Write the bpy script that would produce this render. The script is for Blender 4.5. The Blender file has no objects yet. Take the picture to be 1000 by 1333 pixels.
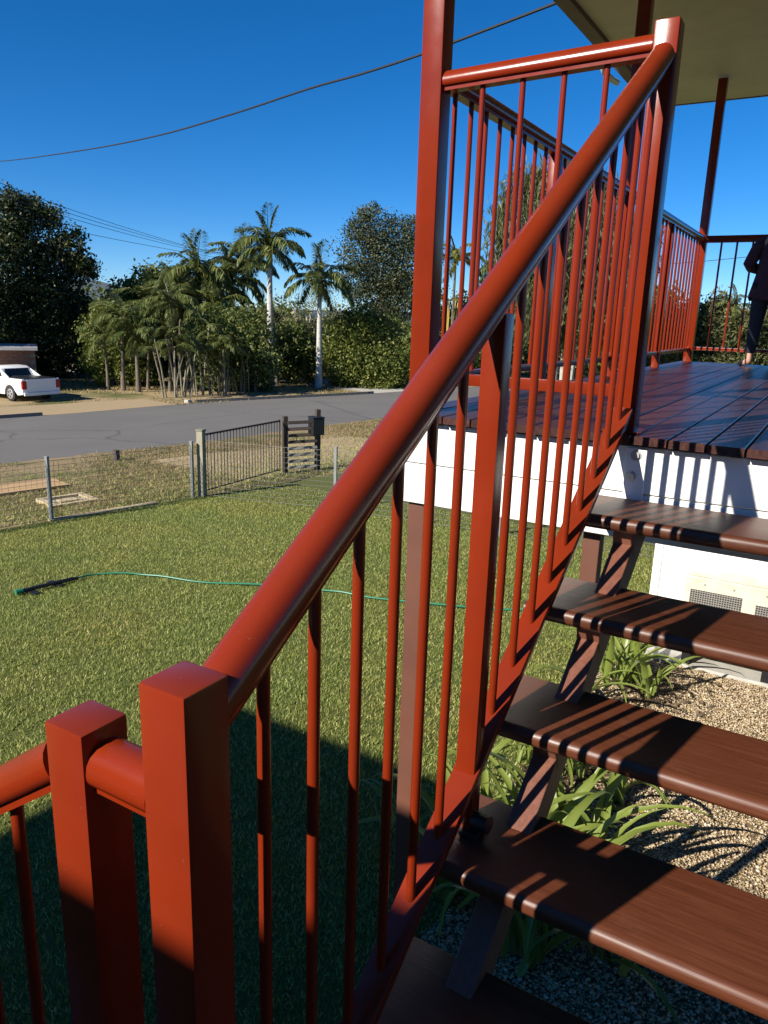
import bpy, bmesh, math, random
import numpy as np
from mathutils import Vector, Matrix

random.seed(11)
RNG = np.random.default_rng(11)
R = math.radians
SC = bpy.context.scene
COL = SC.collection

# ------------------------------------------------------------------ camera
cam_d = bpy.data.cameras.new("camera")
cam = bpy.data.objects.new("camera", cam_d)
COL.objects.link(cam)
cam_d.sensor_fit = 'HORIZONTAL'
cam_d.sensor_width = 36.0
cam_d.lens = 36.0 * 986.78 / 1000.0
cam_d.clip_start = 0.05
cam_d.clip_end = 6000.0
_r = Vector((0.8572448, 0.51396569, 0.03115478)).normalized()
_f = Vector((-0.4911822, 0.83440024, -0.25003256)).normalized()
_u = _r.cross(_f).normalized()
M = Matrix((_r, _u, -_f)).transposed().to_4x4()
M.translation = Vector((0.49403649, -2.46611118, 0.28750626))
cam.matrix_world = M
SC.camera = cam

# ------------------------------------------------------------------ light
SUN_AZ, SUN_EL = 202.0, 31.5            # azimuth from +Y towards +X of the direction TO the sun
world = bpy.data.worlds.new("World")
SC.world = world
world.use_nodes = True
wn = world.node_tree
bg = wn.nodes["Background"]
sky = wn.nodes.new("ShaderNodeTexSky")
sky.sky_type = 'NISHITA'
sky.sun_disc = False
sky.sun_elevation = R(SUN_EL)
sky.sun_rotation = R(SUN_AZ)
sky.altitude = 3000.0
sky.air_density = 1.0
sky.dust_density = 0.0
sky.ozone_density = 7.5
hsv = wn.nodes.new("ShaderNodeHueSaturation")
hsv.inputs["Saturation"].default_value = 1.2
wn.links.new(sky.outputs[0], hsv.inputs["Color"])
wn.links.new(hsv.outputs[0], bg.inputs[0])
bg.inputs[1].default_value = 0.068
sun_d = bpy.data.lights.new("sun", 'SUN')
sun_d.energy = 4.6
sun_d.angle = R(0.5)
sun_d.color = (1.0, 0.93, 0.82)
sun = bpy.data.objects.new("sun", sun_d)
COL.objects.link(sun)
_to = Vector((math.sin(R(SUN_AZ)) * math.cos(R(SUN_EL)), math.cos(R(SUN_AZ)) * math.cos(R(SUN_EL)), math.sin(R(SUN_EL))))
sun.rotation_euler = _to.to_track_quat('Z', 'Y').to_euler()
sun.location = (-5, -12, 12)
SC.view_settings.view_transform = 'Standard'
SC.view_settings.look = 'None'
SC.view_settings.gamma = 1.0
SC.view_settings.use_curve_mapping = False
SC.view_settings.exposure = 1.0

# ------------------------------------------------------------------ materials
def newmat(name):
    m = bpy.data.materials.new(name)
    m.use_nodes = True
    return m, m.node_tree, m.node_tree.nodes["Principled BSDF"]

def coords(nt, scale=(1, 1, 1), kind="Object"):
    tc = nt.nodes.new("ShaderNodeTexCoord")
    mp = nt.nodes.new("ShaderNodeMapping")
    mp.inputs["Scale"].default_value = scale
    nt.links.new(tc.outputs[kind], mp.inputs[0])
    return mp.outputs[0]

def noise(nt, vec, scale, detail=4.0, rough=0.6):
    n = nt.nodes.new("ShaderNodeTexNoise")
    n.inputs["Scale"].default_value = scale
    n.inputs["Detail"].default_value = detail
    n.inputs["Roughness"].default_value = rough
    if vec is not None:
        nt.links.new(vec, n.inputs["Vector"])
    return n.outputs["Fac"]

def ramp(nt, fac, stops):
    r = nt.nodes.new("ShaderNodeValToRGB")
    el = r.color_ramp.elements
    while len(el) < len(stops):
        el.new(0.5)
    for e, (p, c) in zip(el, stops):
        e.position = p
        e.color = (c[0], c[1], c[2], 1)
    nt.links.new(fac, r.inputs[0])
    return r.outputs[0]

def bump(nt, b, h, strength, dist=0.01):
    n = nt.nodes.new("ShaderNodeBump")
    n.inputs["Strength"].default_value = strength
    n.inputs["Distance"].default_value = dist
    nt.links.new(h, n.inputs["Height"])
    nt.links.new(n.outputs[0], b.inputs["Normal"])

def mathn(nt, op, a, b):
    n = nt.nodes.new("ShaderNodeMath")
    n.operation = op
    for i, v in enumerate((a, b)):
        if isinstance(v, (int, float)):
            n.inputs[i].default_value = v
        else:
            nt.links.new(v, n.inputs[i])
    return n.outputs[0]

def mixc(nt, fac, a, b):
    n = nt.nodes.new("ShaderNodeMix")
    n.data_type = 'RGBA'
    if isinstance(fac, (int, float)):
        n.inputs[0].default_value = fac
    else:
        nt.links.new(fac, n.inputs[0])
    for s, v in ((6, a), (7, b)):
        if isinstance(v, tuple):
            n.inputs[s].default_value = (v[0], v[1], v[2], 1)
        else:
            nt.links.new(v, n.inputs[s])
    return n.outputs[2]

def m_noise(name, stops, scale=8.0, rough=0.6, bumps=0.0, bscale=None, vscale=(1, 1, 1), spec=0.5, metal=0.0, detail=5.0, bdist=0.01):
    m, nt, b = newmat(name)
    v = coords(nt, vscale)
    f = noise(nt, v, scale, detail)
    nt.links.new(ramp(nt, f, stops), b.inputs["Base Color"])
    b.inputs["Roughness"].default_value = rough
    b.inputs["Specular IOR Level"].default_value = spec
    b.inputs["Metallic"].default_value = metal
    if bumps:
        bump(nt, b, noise(nt, v, bscale or scale, detail), bumps, bdist)
    return m

def m_paint(name, c, rough=0.3, var=0.12, spec=0.5, c_dust=(0.24, 0.15, 0.12)):
    """gloss enamel: tiny colour drift, orange-peel bump, dust specks"""
    m, nt, b = newmat(name)
    v = coords(nt)
    f = noise(nt, v, 3.0, 4)
    lo = tuple(x * (1 - var) for x in c)
    hi = tuple(x * (1 + var) for x in c)
    base = ramp(nt, f, [(0.3, lo), (0.7, hi)])
    speck = ramp(nt, noise(nt, v, 160.0, 2), [(0.70, (0, 0, 0)), (0.80, (1, 1, 1))])
    sp = mathn(nt, 'MULTIPLY', speck, 0.10)
    c = mixc(nt, sp, base, (0.45, 0.36, 0.30))
    fade = ramp(nt, noise(nt, v, 1.1, 5, 0.7), [(0.40, (0, 0, 0)), (0.72, (1, 1, 1))])
    c = mixc(nt, mathn(nt, 'MULTIPLY', fade, 0.05), c, tuple(x * 0.6 + 0.05 for x in c_dust))
    geo = nt.nodes.new("ShaderNodeNewGeometry")
    sx = nt.nodes.new("ShaderNodeSeparateXYZ")
    nt.links.new(geo.outputs["Normal"], sx.inputs[0])
    upf = mathn(nt, 'POWER', mathn(nt, 'MAXIMUM', sx.outputs[2], 0.0), 3.0)
    dn = ramp(nt, noise(nt, v, 22.0, 5, 0.7), [(0.35, (.35, .35, .35)), (0.7, (1, 1, 1))])
    c = mixc(nt, mathn(nt, 'MULTIPLY', mathn(nt, 'MULTIPLY', upf, dn), 0.06), c, c_dust)
    scr = ramp(nt, noise(nt, coords(nt, (60, 60, 9)), 1.0, 3, 0.5), [(0.735, (0, 0, 0)), (0.765, (1, 1, 1))])
    c = mixc(nt, mathn(nt, 'MULTIPLY', scr, 0.12), c, c_dust)
    nt.links.new(c, b.inputs["Base Color"])
    rr = mathn(nt, 'ADD', mathn(nt, 'MULTIPLY', noise(nt, v, 14.0, 4), 0.14), rough - 0.07)
    nt.links.new(rr, b.inputs["Roughness"])
    b.inputs["Specular IOR Level"].default_value = spec
    bump(nt, b, noise(nt, v, 260.0, 2), 0.06, 0.001)
    return m

def m_wood(name, dark, mid, light, axis, rough=0.35, wear=None):
    """oiled hardwood, grain running along axis (0 x, 1 y, 2 z), each board a little different"""
    m, nt, b = newmat(name)
    tc = nt.nodes.new("ShaderNodeTexCoord")
    oi = nt.nodes.new("ShaderNodeObjectInfo")
    add = nt.nodes.new("ShaderNodeVectorMath")
    add.operation = 'ADD'
    sc_ = nt.nodes.new("ShaderNodeVectorMath")
    sc_.operation = 'SCALE'
    cx = nt.nodes.new("ShaderNodeCombineXYZ")
    for i in range(3):
        nt.links.new(oi.outputs["Random"], cx.inputs[i])
    nt.links.new(cx.outputs[0], sc_.inputs[0])
    sc_.inputs["Scale"].default_value = 37.0
    nt.links.new(tc.outputs["Object"], add.inputs[0])
    nt.links.new(sc_.outputs[0], add.inputs[1])
    mp = nt.nodes.new("ShaderNodeMapping")
    s = [95.0, 95.0, 95.0]
    s[axis] = 4.5
    mp.inputs["Scale"].default_value = s
    nt.links.new(add.outputs[0], mp.inputs[0])
    g = noise(nt, mp.outputs[0], 1.0, 6, 0.65)
    fine = noise(nt, mp.outputs[0], 4.0, 3, 0.6)
    gg = mathn(nt, 'ADD', mathn(nt, 'MULTIPLY', g, 0.7), mathn(nt, 'MULTIPLY', fine, 0.3))
    colr = ramp(nt, gg, [(0.28, dark), (0.52, mid), (0.78, light)])
    hv = mathn(nt, 'ADD', mathn(nt, 'MULTIPLY', oi.outputs["Random"], 0.5), 0.75)
    hs = nt.nodes.new("ShaderNodeHueSaturation")
    nt.links.new(colr, hs.inputs["Color"])
    nt.links.new(hv, hs.inputs["Value"])
    out = hs.outputs[0]
    if wear:
        v2 = coords(nt)
        wf = ramp(nt, noise(nt, v2, 5.0, 6, 0.7), [(0.55, (0, 0, 0)), (0.75, (1, 1, 1))])
        out = mixc(nt, mathn(nt, 'MULTIPLY', wf, 0.30), out, wear)
    nt.links.new(out, b.inputs["Base Color"])
    rr = mathn(nt, 'ADD', mathn(nt, 'MULTIPLY', gg, 0.3), rough - 0.15)
    nt.links.new(rr, b.inputs["Roughness"])
    bump(nt, b, gg, 0.25, 0.002)
    return m

def m_leaf(name, stops, trans=0.3, rough=0.5, tcol=None, spec=0.3, patch=None):
    m, nt, b = newmat(name)
    geo = nt.nodes.new("ShaderNodeNewGeometry")
    c = ramp(nt, geo.outputs["Random Per Island"], stops)
    nt.links.new(c, b.inputs["Base Color"])
    if patch:
        v = coords(nt)
        pf = ramp(nt, noise(nt, v, patch[0], 4, 0.6), [(0.35, (0, 0, 0)), (0.68, (1, 1, 1))])
        tint = nt.nodes.new("ShaderNodeMix")
        tint.data_type = 'RGBA'
        tint.blend_type = 'MULTIPLY'
        tint.inputs[0].default_value = 1.0
        nt.links.new(c, tint.inputs[6])
        nt.links.new(mixc(nt, pf, patch[1], patch[2]), tint.inputs[7])
        c = tint.outputs[2]
        nt.links.new(c, b.inputs["Base Color"])
    b.inputs["Roughness"].default_value = rough
    b.inputs["Specular IOR Level"].default_value = spec
    t = nt.nodes.new("ShaderNodeBsdfTranslucent")
    hs = nt.nodes.new("ShaderNodeHueSaturation")
    hs.inputs["Value"].default_value = 1.3
    nt.links.new(c, hs.inputs["Color"])
    nt.links.new(hs.outputs[0], t.inputs["Color"])
    mx = nt.nodes.new("ShaderNodeMixShader")
    mx.inputs[0].default_value = trans
    out = nt.nodes["Material Output"]
    nt.links.new(b.outputs[0], mx.inputs[1])
    nt.links.new(t.outputs[0], mx.inputs[2])
    nt.links.new(mx.outputs[0], out.inputs["Surface"])
    return m

def m_plain(name, c, rough=0.5, metal=0.0, spec=0.5):
    return m_noise(name, [(0.3, tuple(x * 0.88 for x in c)), (0.7, tuple(min(1, x * 1.1) for x in c))], 9.0, rough, 0.0, spec=spec, metal=metal)

MT = {}
MT['red'] = m_paint('red_oxide_enamel', (0.168, 0.0165, 0.0032), 0.20, 0.14, 0.30, (0.20, 0.09, 0.06))
MT['brown'] = m_paint('brown_post_paint', (0.115, 0.044, 0.027), 0.5, 0.15)
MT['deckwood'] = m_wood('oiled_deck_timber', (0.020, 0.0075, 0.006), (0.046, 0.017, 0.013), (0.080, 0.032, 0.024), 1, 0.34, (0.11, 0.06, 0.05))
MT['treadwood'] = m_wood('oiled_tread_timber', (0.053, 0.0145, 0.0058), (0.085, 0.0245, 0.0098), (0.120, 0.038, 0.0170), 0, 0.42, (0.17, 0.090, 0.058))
MT['stringer'] = m_wood('stringer_timber', (0.105, 0.036, 0.021), (0.150, 0.054, 0.032), (0.19, 0.073, 0.045), 1, 0.5)
def m_white():
    m, nt, b = newmat('white_weatherboard_paint')
    v = coords(nt)
    base = ramp(nt, noise(nt, v, 6.0, 5), [(0.3, (0.72, 0.71, 0.68)), (0.7, (0.81, 0.81, 0.79))])
    st_ = ramp(nt, noise(nt, coords(nt, (34, 34, 2.2)), 1.0, 5, 0.65), [(0.56, (0, 0, 0)), (0.80, (1, 1, 1))])
    c = mixc(nt, mathn(nt, 'MULTIPLY', st_, 0.35), base, (0.42, 0.37, 0.29))
    spot = ramp(nt, noise(nt, v, 70.0, 2), [(0.72, (0, 0, 0)), (0.76, (1, 1, 1))])
    c = mixc(nt, mathn(nt, 'MULTIPLY', spot, 0.5), c, (0.35, 0.30, 0.24))
    nt.links.new(c, b.inputs['Base Color'])
    b.inputs['Roughness'].default_value = 0.45
    bump(nt, b, noise(nt, v, 90.0, 4), 0.05)
    return m
MT['white'] = m_white()
MT['soffit'] = m_noise('soffit_sheet_paint', [(0.35, (0.70, 0.62, 0.48)), (0.65, (0.78, 0.70, 0.55))], 4.0, 0.55, 0.05, 60.0)
MT['fascia'] = m_paint('dark_fascia_paint', (0.085, 0.030, 0.024), 0.4)
MT['roofsheet'] = m_plain('roof_sheet', (0.35, 0.34, 0.33), 0.5)
MT['galv'] = m_noise('galvanised_steel', [(0.3, (0.33, 0.34, 0.34)), (0.7, (0.50, 0.51, 0.50))], 20.0, 0.45, metal=0.6)
MT['greysteel'] = m_plain('grey_post_paint', (0.20, 0.21, 0.21), 0.5)
MT['gatepaint'] = m_plain('dark_gate_paint', (0.035, 0.028, 0.022), 0.6)
MT['wire'] = m_plain('wire_steel', (0.10, 0.096, 0.085), 0.8, 0.0)
MT['black'] = m_plain('black_plastic', (0.012, 0.012, 0.014), 0.4)
MT['cable'] = m_plain('cable_sheath', (0.018, 0.018, 0.02), 0.6)
MT['oldwood'] = m_wood('weathered_timber', (0.13, 0.12, 0.085), (0.23, 0.215, 0.155), (0.32, 0.30, 0.22), 2, 0.8)
MT['darkwood'] = m_wood('dark_timber', (0.035, 0.025, 0.020), (0.07, 0.05, 0.04), (0.11, 0.085, 0.065), 2, 0.8)
MT['slat'] = m_wood('slat_timber', (0.16, 0.14, 0.11), (0.27, 0.25, 0.20), (0.36, 0.33, 0.27), 0, 0.8)
MT['pvc'] = m_plain('white_pvc', (0.72, 0.72, 0.70), 0.35)
MT['cream'] = m_noise('cream_appliance_enamel', [(0.35, (0.52, 0.46, 0.34)), (0.65, (0.62, 0.58, 0.48))], 5.0, 0.4)
MT['grille'] = m_plain('grille_wire', (0.30, 0.28, 0.25), 0.5)
MT['darkinner'] = m_plain('dark_inside', (0.02, 0.02, 0.022), 0.8)
MT['concrete'] = m_noise('concrete', [(0.3, (0.30, 0.29, 0.26)), (0.7, (0.44, 0.42, 0.38))], 6.0, 0.85, 0.2, 50.0)
MT['oldconcrete'] = m_noise('old_concrete', [(0.3, (0.14, 0.125, 0.10)), (0.7, (0.23, 0.21, 0.17))], 4.0, 0.9, 0.2, 40.0)
MT['edging'] = m_noise('sandstone_edging', [(0.3, (0.34, 0.26, 0.15)), (0.7, (0.50, 0.41, 0.26))], 14.0, 0.9, 0.3, 60.0)
MT['board'] = m_wood('ply_board', (0.26, 0.17, 0.08), (0.38, 0.25, 0.12), (0.48, 0.34, 0.18), 0, 0.8)
MT['hose'] = m_plain('green_hose', (0.012, 0.17, 0.095), 0.4)
MT['bark'] = m_noise('bark', [(0.3, (0.07, 0.055, 0.04)), (0.7, (0.18, 0.15, 0.115))], 14.0, 0.9, 0.4, 30.0, (1, 1, 0.3))
MT['palebark'] = m_noise('pale_bark', [(0.3, (0.24, 0.22, 0.18)), (0.7, (0.42, 0.39, 0.33))], 10.0, 0.85, 0.3, 24.0, (1, 1, 0.5))
MT['palmtrunk'] = m_noise('palm_trunk', [(0.3, (0.30, 0.29, 0.26)), (0.7, (0.52, 0.51, 0.47))], 5.0, 0.8, 0.25, 12.0, (1, 1, 4))
MT['crownshaft'] = m_noise('crownshaft', [(0.3, (0.10, 0.15, 0.04)), (0.7, (0.16, 0.21, 0.06))], 4.0, 0.4)
MT['cane'] = m_noise('cane_stem', [(0.3, (0.13, 0.115, 0.075)), (0.7, (0.27, 0.245, 0.175))], 6.0, 0.6, vscale=(1, 1, 5))
MT['yellowcane'] = m_noise('yellow_cane_stem', [(0.3, (0.42, 0.28, 0.03)), (0.7, (0.60, 0.42, 0.06))], 6.0, 0.5)
g = lambda a, b, c: (a, b, c)
MT['leaf_dark'] = m_leaf('dark_leaf', [(0, g(.014, .026, .010)), (.7, g(.040, .060, .020)), (1, g(.14, .13, .05))], 0.2, patch=(0.9, (.70, .78, .72), (1.35, 1.25, 1.05)))
MT['leaf_mid'] = m_leaf('mid_leaf', [(0, g(.044, .072, .020)), (.6, g(.100, .135, .038)), (1, g(.22, .22, .070))], 0.3, patch=(0.9, (.70, .78, .72), (1.35, 1.25, 1.05)))
MT['leaf_light'] = m_leaf('light_leaf', [(0, g(.060, .090, .018)), (.6, g(.120, .150, .034)), (1, g(.22, .22, .060))], 0.3, patch=(0.9, (.70, .78, .72), (1.35, 1.25, 1.05)))
MT['leaf_olive'] = m_leaf('olive_leaf', [(0, g(.045, .055, .024)), (.6, g(.092, .100, .042)), (1, g(.165, .160, .075))], 0.22, patch=(0.9, (.70, .78, .72), (1.35, 1.25, 1.05)))
MT['leaf_grey'] = m_leaf('grey_green_leaf', [(0, g(.028, .040, .022)), (.6, g(.062, .078, .040)), (1, g(.125, .130, .066))], 0.22, patch=(0.9, (.70, .78, .72), (1.35, 1.25, 1.05)))
MT['leaf_twig'] = m_leaf('bare_twig', [(0, g(.10, .09, .08)), (1, g(.2, .18, .15))], 0.05)
MT['frond'] = m_leaf('palm_frond', [(0, g(.052, .080, .020)), (.6, g(.115, .145, .040)), (.93, g(.22, .215, .065)), (1, g(.36, .26, .09))], 0.25, 0.4, spec=0.5)
MT['frondyellow'] = m_leaf('yellow_palm_frond', [(0, g(.09, .11, .018)), (.6, g(.20, .19, .03)), (1, g(.34, .27, .05))], 0.3, 0.4)
MT['strap'] = m_leaf('strap_leaf', [(0, g(.075, .120, .020)), (.5, g(.160, .215, .040)), (.9, g(.32, .34, .08)), (1, g(.40, .30, .10))], 0.35, 0.38, spec=0.5)
MT['grass'] = m_leaf('lawn_blade', [(0, g(.070, .095, .020)), (.4, g(.225, .250, .060)), (.72, g(.370, .360, .125)), (1, g(.58, .52, .27))], 0.35, 0.6, spec=0.25, patch=(0.75, (.90, 1.06, .88), (1.18, 1.16, 1.0)))
MT['drygrass'] = m_leaf('dry_grass_blade', [(0, g(.10, .10, .035)), (.4, g(.24, .19, .085)), (1, g(.40, .31, .17))], 0.3, 0.7, spec=0.2)
MT['litter'] = m_leaf('dead_leaf', [(0, g(.03, .020, .012)), (.6, g(.08, .05, .03)), (1, g(.2, .15, .09))], 0.1, 0.8)

def m_ground(name, kind):
    m, nt, b = newmat(name)
    v = coords(nt)
    if kind == 'lawn':
        f = noise(nt, v, 60.0, 6, 0.7)
        c1 = ramp(nt, f, [(0.3, (0.050, 0.060, 0.016)), (0.6, (0.115, 0.135, 0.036)), (0.8, (0.19, 0.18, 0.07))])
        big = ramp(nt, noise(nt, v, 0.6, 4), [(0.4, (0, 0, 0)), (0.7, (1, 1, 1))])
        c = mixc(nt, mathn(nt, 'MULTIPLY', big, 0.35), c1, (0.10, 0.10, 0.032))
        bump(nt, b, f, 0.5, 0.03)
    elif kind == 'verge':
        f = noise(nt, v, 30.0, 6, 0.7)
        green = ramp(nt, f, [(0.3, (0.050, 0.066, 0.018)), (0.7, (0.125, 0.135, 0.045))])
        dry = ramp(nt, f, [(0.3, (0.17, 0.125, 0.065)), (0.7, (0.33, 0.25, 0.145))])
        patch = ramp(nt, noise(nt, v, 0.55, 5, 0.65), [(0.36, (0, 0, 0)), (0.52, (1, 1, 1))])
        c = mixc(nt, patch, green, dry)
        bump(nt, b, f, 0.5, 0.03)
    elif kind == 'farverge':
        f = noise(nt, v, 18.0, 6, 0.7)
        green = ramp(nt, f, [(0.3, (0.060, 0.070, 0.020)), (0.7, (0.140, 0.140, 0.050))])
        dry = ramp(nt, f, [(0.3, (0.22, 0.165, 0.085)), (0.7, (0.38, 0.29, 0.17))])
        patch = ramp(nt, noise(nt, v, 0.25, 5, 0.65), [(0.36, (0, 0, 0)), (0.50, (1, 1, 1))])
        c = mixc(nt, patch, green, dry)
    elif kind == 'road':
        f = noise(nt, v, 90.0, 4, 0.8)
        c1 = ramp(nt, f, [(0.3, (0.110, 0.105, 0.100)), (0.7, (0.160, 0.154, 0.146))])
        big = ramp(nt, noise(nt, v, 0.35, 5), [(0.4, (0, 0, 0)), (0.65, (1, 1, 1))])
        c = mixc(nt, mathn(nt, 'MULTIPLY', big, 0.4), c1, (0.165, 0.158, 0.148))
        crk = nt.nodes.new("ShaderNodeTexVoronoi")
        crk.feature = 'DISTANCE_TO_EDGE'
        crk.inputs["Scale"].default_value = 0.16
        dv = nt.nodes.new("ShaderNodeVectorMath")
        dv.operation = 'ADD'
        nt.links.new(v, dv.inputs[0])
        nz = nt.nodes.new("ShaderNodeTexNoise")
        nz.inputs["Scale"].default_value = 0.8
        nt.links.new(v, nz.inputs["Vector"])
        nt.links.new(nz.outputs["Color"], dv.inputs[1])
        nt.links.new(dv.outputs[0], crk.inputs["Vector"])
        ck = ramp(nt, crk.outputs["Distance"], [(0.004, (1, 1, 1)), (0.010, (0, 0, 0))])
        c = mixc(nt, mathn(nt, 'MULTIPLY', ck, 0.45), c, (0.05, 0.05, 0.05))
        bump(nt, b, f, 0.3, 0.01)
    elif kind == 'gravel':
        f = noise(nt, v, 90.0, 5, 0.75)
        c = ramp(nt, f, [(0.3, (0.10, 0.07, 0.04)), (0.7, (0.30, 0.225, 0.13))])
        bump(nt, b, f, 0.8, 0.02)
    elif kind == 'sand':
        f = noise(nt, v, 24.0, 6, 0.7)
        c = ramp(nt, f, [(0.3, (0.24, 0.18, 0.10)), (0.7, (0.42, 0.32, 0.20))])
        bump(nt, b, f, 0.4, 0.02)
    else:
        f = noise(nt, v, 0.2, 5)
        c = ramp(nt, f, [(0.3, (0.06, 0.07, 0.03)), (0.7, (0.14, 0.13, 0.06))])
    nt.links.new(c, b.inputs["Base Color"])
    b.inputs["Roughness"].default_value = 0.9 if kind != 'road' else 0.8
    b.inputs["Specular IOR Level"].default_value = 0.2
    return m
for k in ('lawn', 'verge', 'farverge', 'road', 'gravel', 'sand', 'far'):
    MT['g_' + k] = m_ground('ground_' + k, k)

def m_pebble():
    m, nt, b = newmat('river_pebble')
    geo = nt.nodes.new("ShaderNodeNewGeometry")
    c = ramp(nt, geo.outputs["Random Per Island"], [(0, (0.16, 0.11, 0.06)), (0.3, (0.34, 0.245, 0.135)), (0.7, (0.46, 0.36, 0.22)), (0.92, (0.58, 0.50, 0.38)), (1, (0.2, 0.16, 0.13))])
    nt.links.new(c, b.inputs["Base Color"])
    b.inputs["Roughness"].default_value = 0.6
    return m
MT['pebble'] = m_pebble()

def m_brick():
    m, nt, b = newmat('brown_brick')
    v = coords(nt, (1, 1, 1))
    f = noise(nt, v, 3.0, 6)
    c = ramp(nt, f, [(0.3, (0.17, 0.075, 0.042)), (0.7, (0.26, 0.12, 0.07))])
    nt.links.new(c, b.inputs["Base Color"])
    b.inputs["Roughness"].default_value = 0.9
    return m
MT['brick'] = m_brick()
MT['mortar'] = m_plain('mortar', (0.22, 0.18, 0.14), 0.95)

# ------------------------------------------------------------------ geometry helpers
class MB:
    def __init__(self):
        self.v, self.f = [], []
    def add(self, vs, fs):
        o = len(self.v)
        self.v.extend([tuple(p) for p in vs])
        self.f.extend([tuple(i + o for i in q) for q in fs])
        return self
    def box(self, x0, x1, y0, y1, z0, z1):
        return self.add([(x0, y0, z0), (x1, y0, z0), (x1, y1, z0), (x0, y1, z0), (x0, y0, z1), (x1, y0, z1), (x1, y1, z1), (x0, y1, z1)],
                        [(0, 3, 2, 1), (4, 5, 6, 7), (0, 1, 5, 4), (1, 2, 6, 5), (2, 3, 7, 6), (3, 0, 4, 7)])
    def extrude(self, prof, a, b, ux, uy):
        """profile (u,v) placed with axes ux, uy and swept from point a to point b"""
        a, b, ux, uy = Vector(a), Vector(b), Vector(ux), Vector(uy)
        n = len(prof)
        vs = [a + ux * p[0] + uy * p[1] for p in prof] + [b + ux * p[0] + uy * p[1] for p in prof]
        fs = [tuple(reversed(range(n))), tuple(range(n, 2 * n))]
        fs += [(i, (i + 1) % n, n + (i + 1) % n, n + i) for i in range(n)]
        return self.add(vs, fs)
    def tube(self, pts, rad, n=8, cap=True):
        pts = [Vector(p) for p in pts]
        if not isinstance(rad, (list, tuple)):
            rad = [rad] * len(pts)
        vs, fs = [], []
        t0 = (pts[1] - pts[0]).normalized()
        ref = Vector((0, 0, 1)) if abs(t0.z) < 0.9 else Vector((1, 0, 0))
        for i, p in enumerate(pts):
            t = (pts[min(i + 1, len(pts) - 1)] - pts[max(i - 1, 0)]).normalized()
            a = (ref - t * ref.dot(t)).normalized()
            b = t.cross(a)
            ref = a
            for k in range(n):
                an = 2 * math.pi * k / n
                vs.append(p + (a * math.cos(an) + b * math.sin(an)) * rad[i])
        for i in range(len(pts) - 1):
            for k in range(n):
                k2 = (k + 1) % n
                fs.append((i * n + k, i * n + k2, (i + 1) * n + k2, (i + 1) * n + k))
        if cap:
            fs.append(tuple(reversed(range(n))))
            fs.append(tuple(range((len(pts) - 1) * n, len(pts) * n)))
        return self.add(vs, fs)
    def mesh(self, name, mat, smooth=False, bevel=0.0, seg=2):
        me = bpy.data.meshes.new(name)
        me.from_pydata(self.v, [], self.f)
        me.materials.append(mat)
        bm = bmesh.new()
        bm.from_mesh(me)
        bmesh.ops.recalc_face_normals(bm, faces=bm.faces)
        if bevel:
            es = [e for e in bm.edges if len(e.link_faces) == 2 and e.calc_face_angle(0) > 0.6]
            bmesh.ops.bevel(bm, geom=es, offset=bevel, segments=seg, affect='EDGES', profile=0.6)
        bm.to_mesh(me)
        bm.free()
        if smooth:
            me.shade_smooth()
            me.set_sharp_from_angle(angle=R(38))
        return me
    def build(self, name, mat, parent=None, loc=(0, 0, 0), smooth=False, bevel=0.0, seg=2):
        return link(name, self.mesh(name, mat, smooth, bevel, seg), parent, loc)

def link(name, me, parent=None, loc=(0, 0, 0), rot=(0, 0, 0)):
    o = bpy.data.objects.new(name, me)
    COL.objects.link(o)
    o.location = loc
    o.rotation_euler = rot
    if parent is not None:
        o.parent = parent
    return o

def tag(o, label, cat, group=None):
    o['label'] = label
    o['category'] = cat
    if group:
        o['group'] = group
    return o

def thing(name, label, cat, loc=(0, 0, 0), rz=0.0, group=None):
    return tag(link(name, None, None, loc, (0, 0, rz)), label, cat, group)

def kind(o, k):
    o['kind'] = k
    return o

def big_mesh(name, verts, faces_n, mat, smooth=False):
    """verts (N,3); faces all with faces_n consecutive vertices (unshared)"""
    verts = np.asarray(verts, dtype=np.float32).reshape(-1, 3)
    n = len(verts)
    me = bpy.data.meshes.new(name)
    me.vertices.add(n)
    me.vertices.foreach_set("co", verts.ravel())
    me.loops.add(n)
    me.loops.foreach_set("vertex_index", np.arange(n, dtype=np.int32))
    nf = n // faces_n
    me.polygons.add(nf)
    me.polygons.foreach_set("loop_start", np.arange(nf, dtype=np.int32) * faces_n)
    me.materials.append(mat)
    me.update(calc_edges=True)
    me.validate()
    return me

def indexed_mesh(name, verts, faces, mat, smooth=False):
    verts = np.asarray(verts, dtype=np.float32).reshape(-1, 3)
    faces = np.asarray(faces, dtype=np.int32)
    k = faces.shape[1]
    me = bpy.data.meshes.new(name)
    me.vertices.add(len(verts))
    me.vertices.foreach_set("co", verts.ravel())
    me.loops.add(faces.size)
    me.loops.foreach_set("vertex_index", faces.ravel())
    me.polygons.add(len(faces))
    me.polygons.foreach_set("loop_start", np.arange(len(faces), dtype=np.int32) * k)
    me.materials.append(mat)
    me.update(calc_edges=True)
    if smooth:
        me.shade_smooth()
    return me

# ------------------------------------------------------------------ terrain
NX, NY = -0.97317, 0.23004                 # unit normal of the road / fence line (towards the road)
TX, TY = 0.23004, 0.97317                  # unit tangent
S0 = 10.68
ZS = [(-100, -3.0), (0.3, -3.0), (6, -3.35), (14, -3.6), (18, -3.85), (600, -3.85)]
def st(s, t):
    return (NX * (s + S0) + TX * t, NY * (s + S0) + TY * t)
def zs(s):
    return float(np.interp(s, [a for a, b in ZS], [b for a, b in ZS]))
def P(s, t, dz=0.0):
    x, y = st(s, t)
    return (x, y, zs(s) + dz)
def gz(x, y):
    return zs(NX * x + NY * y - S0)

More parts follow.
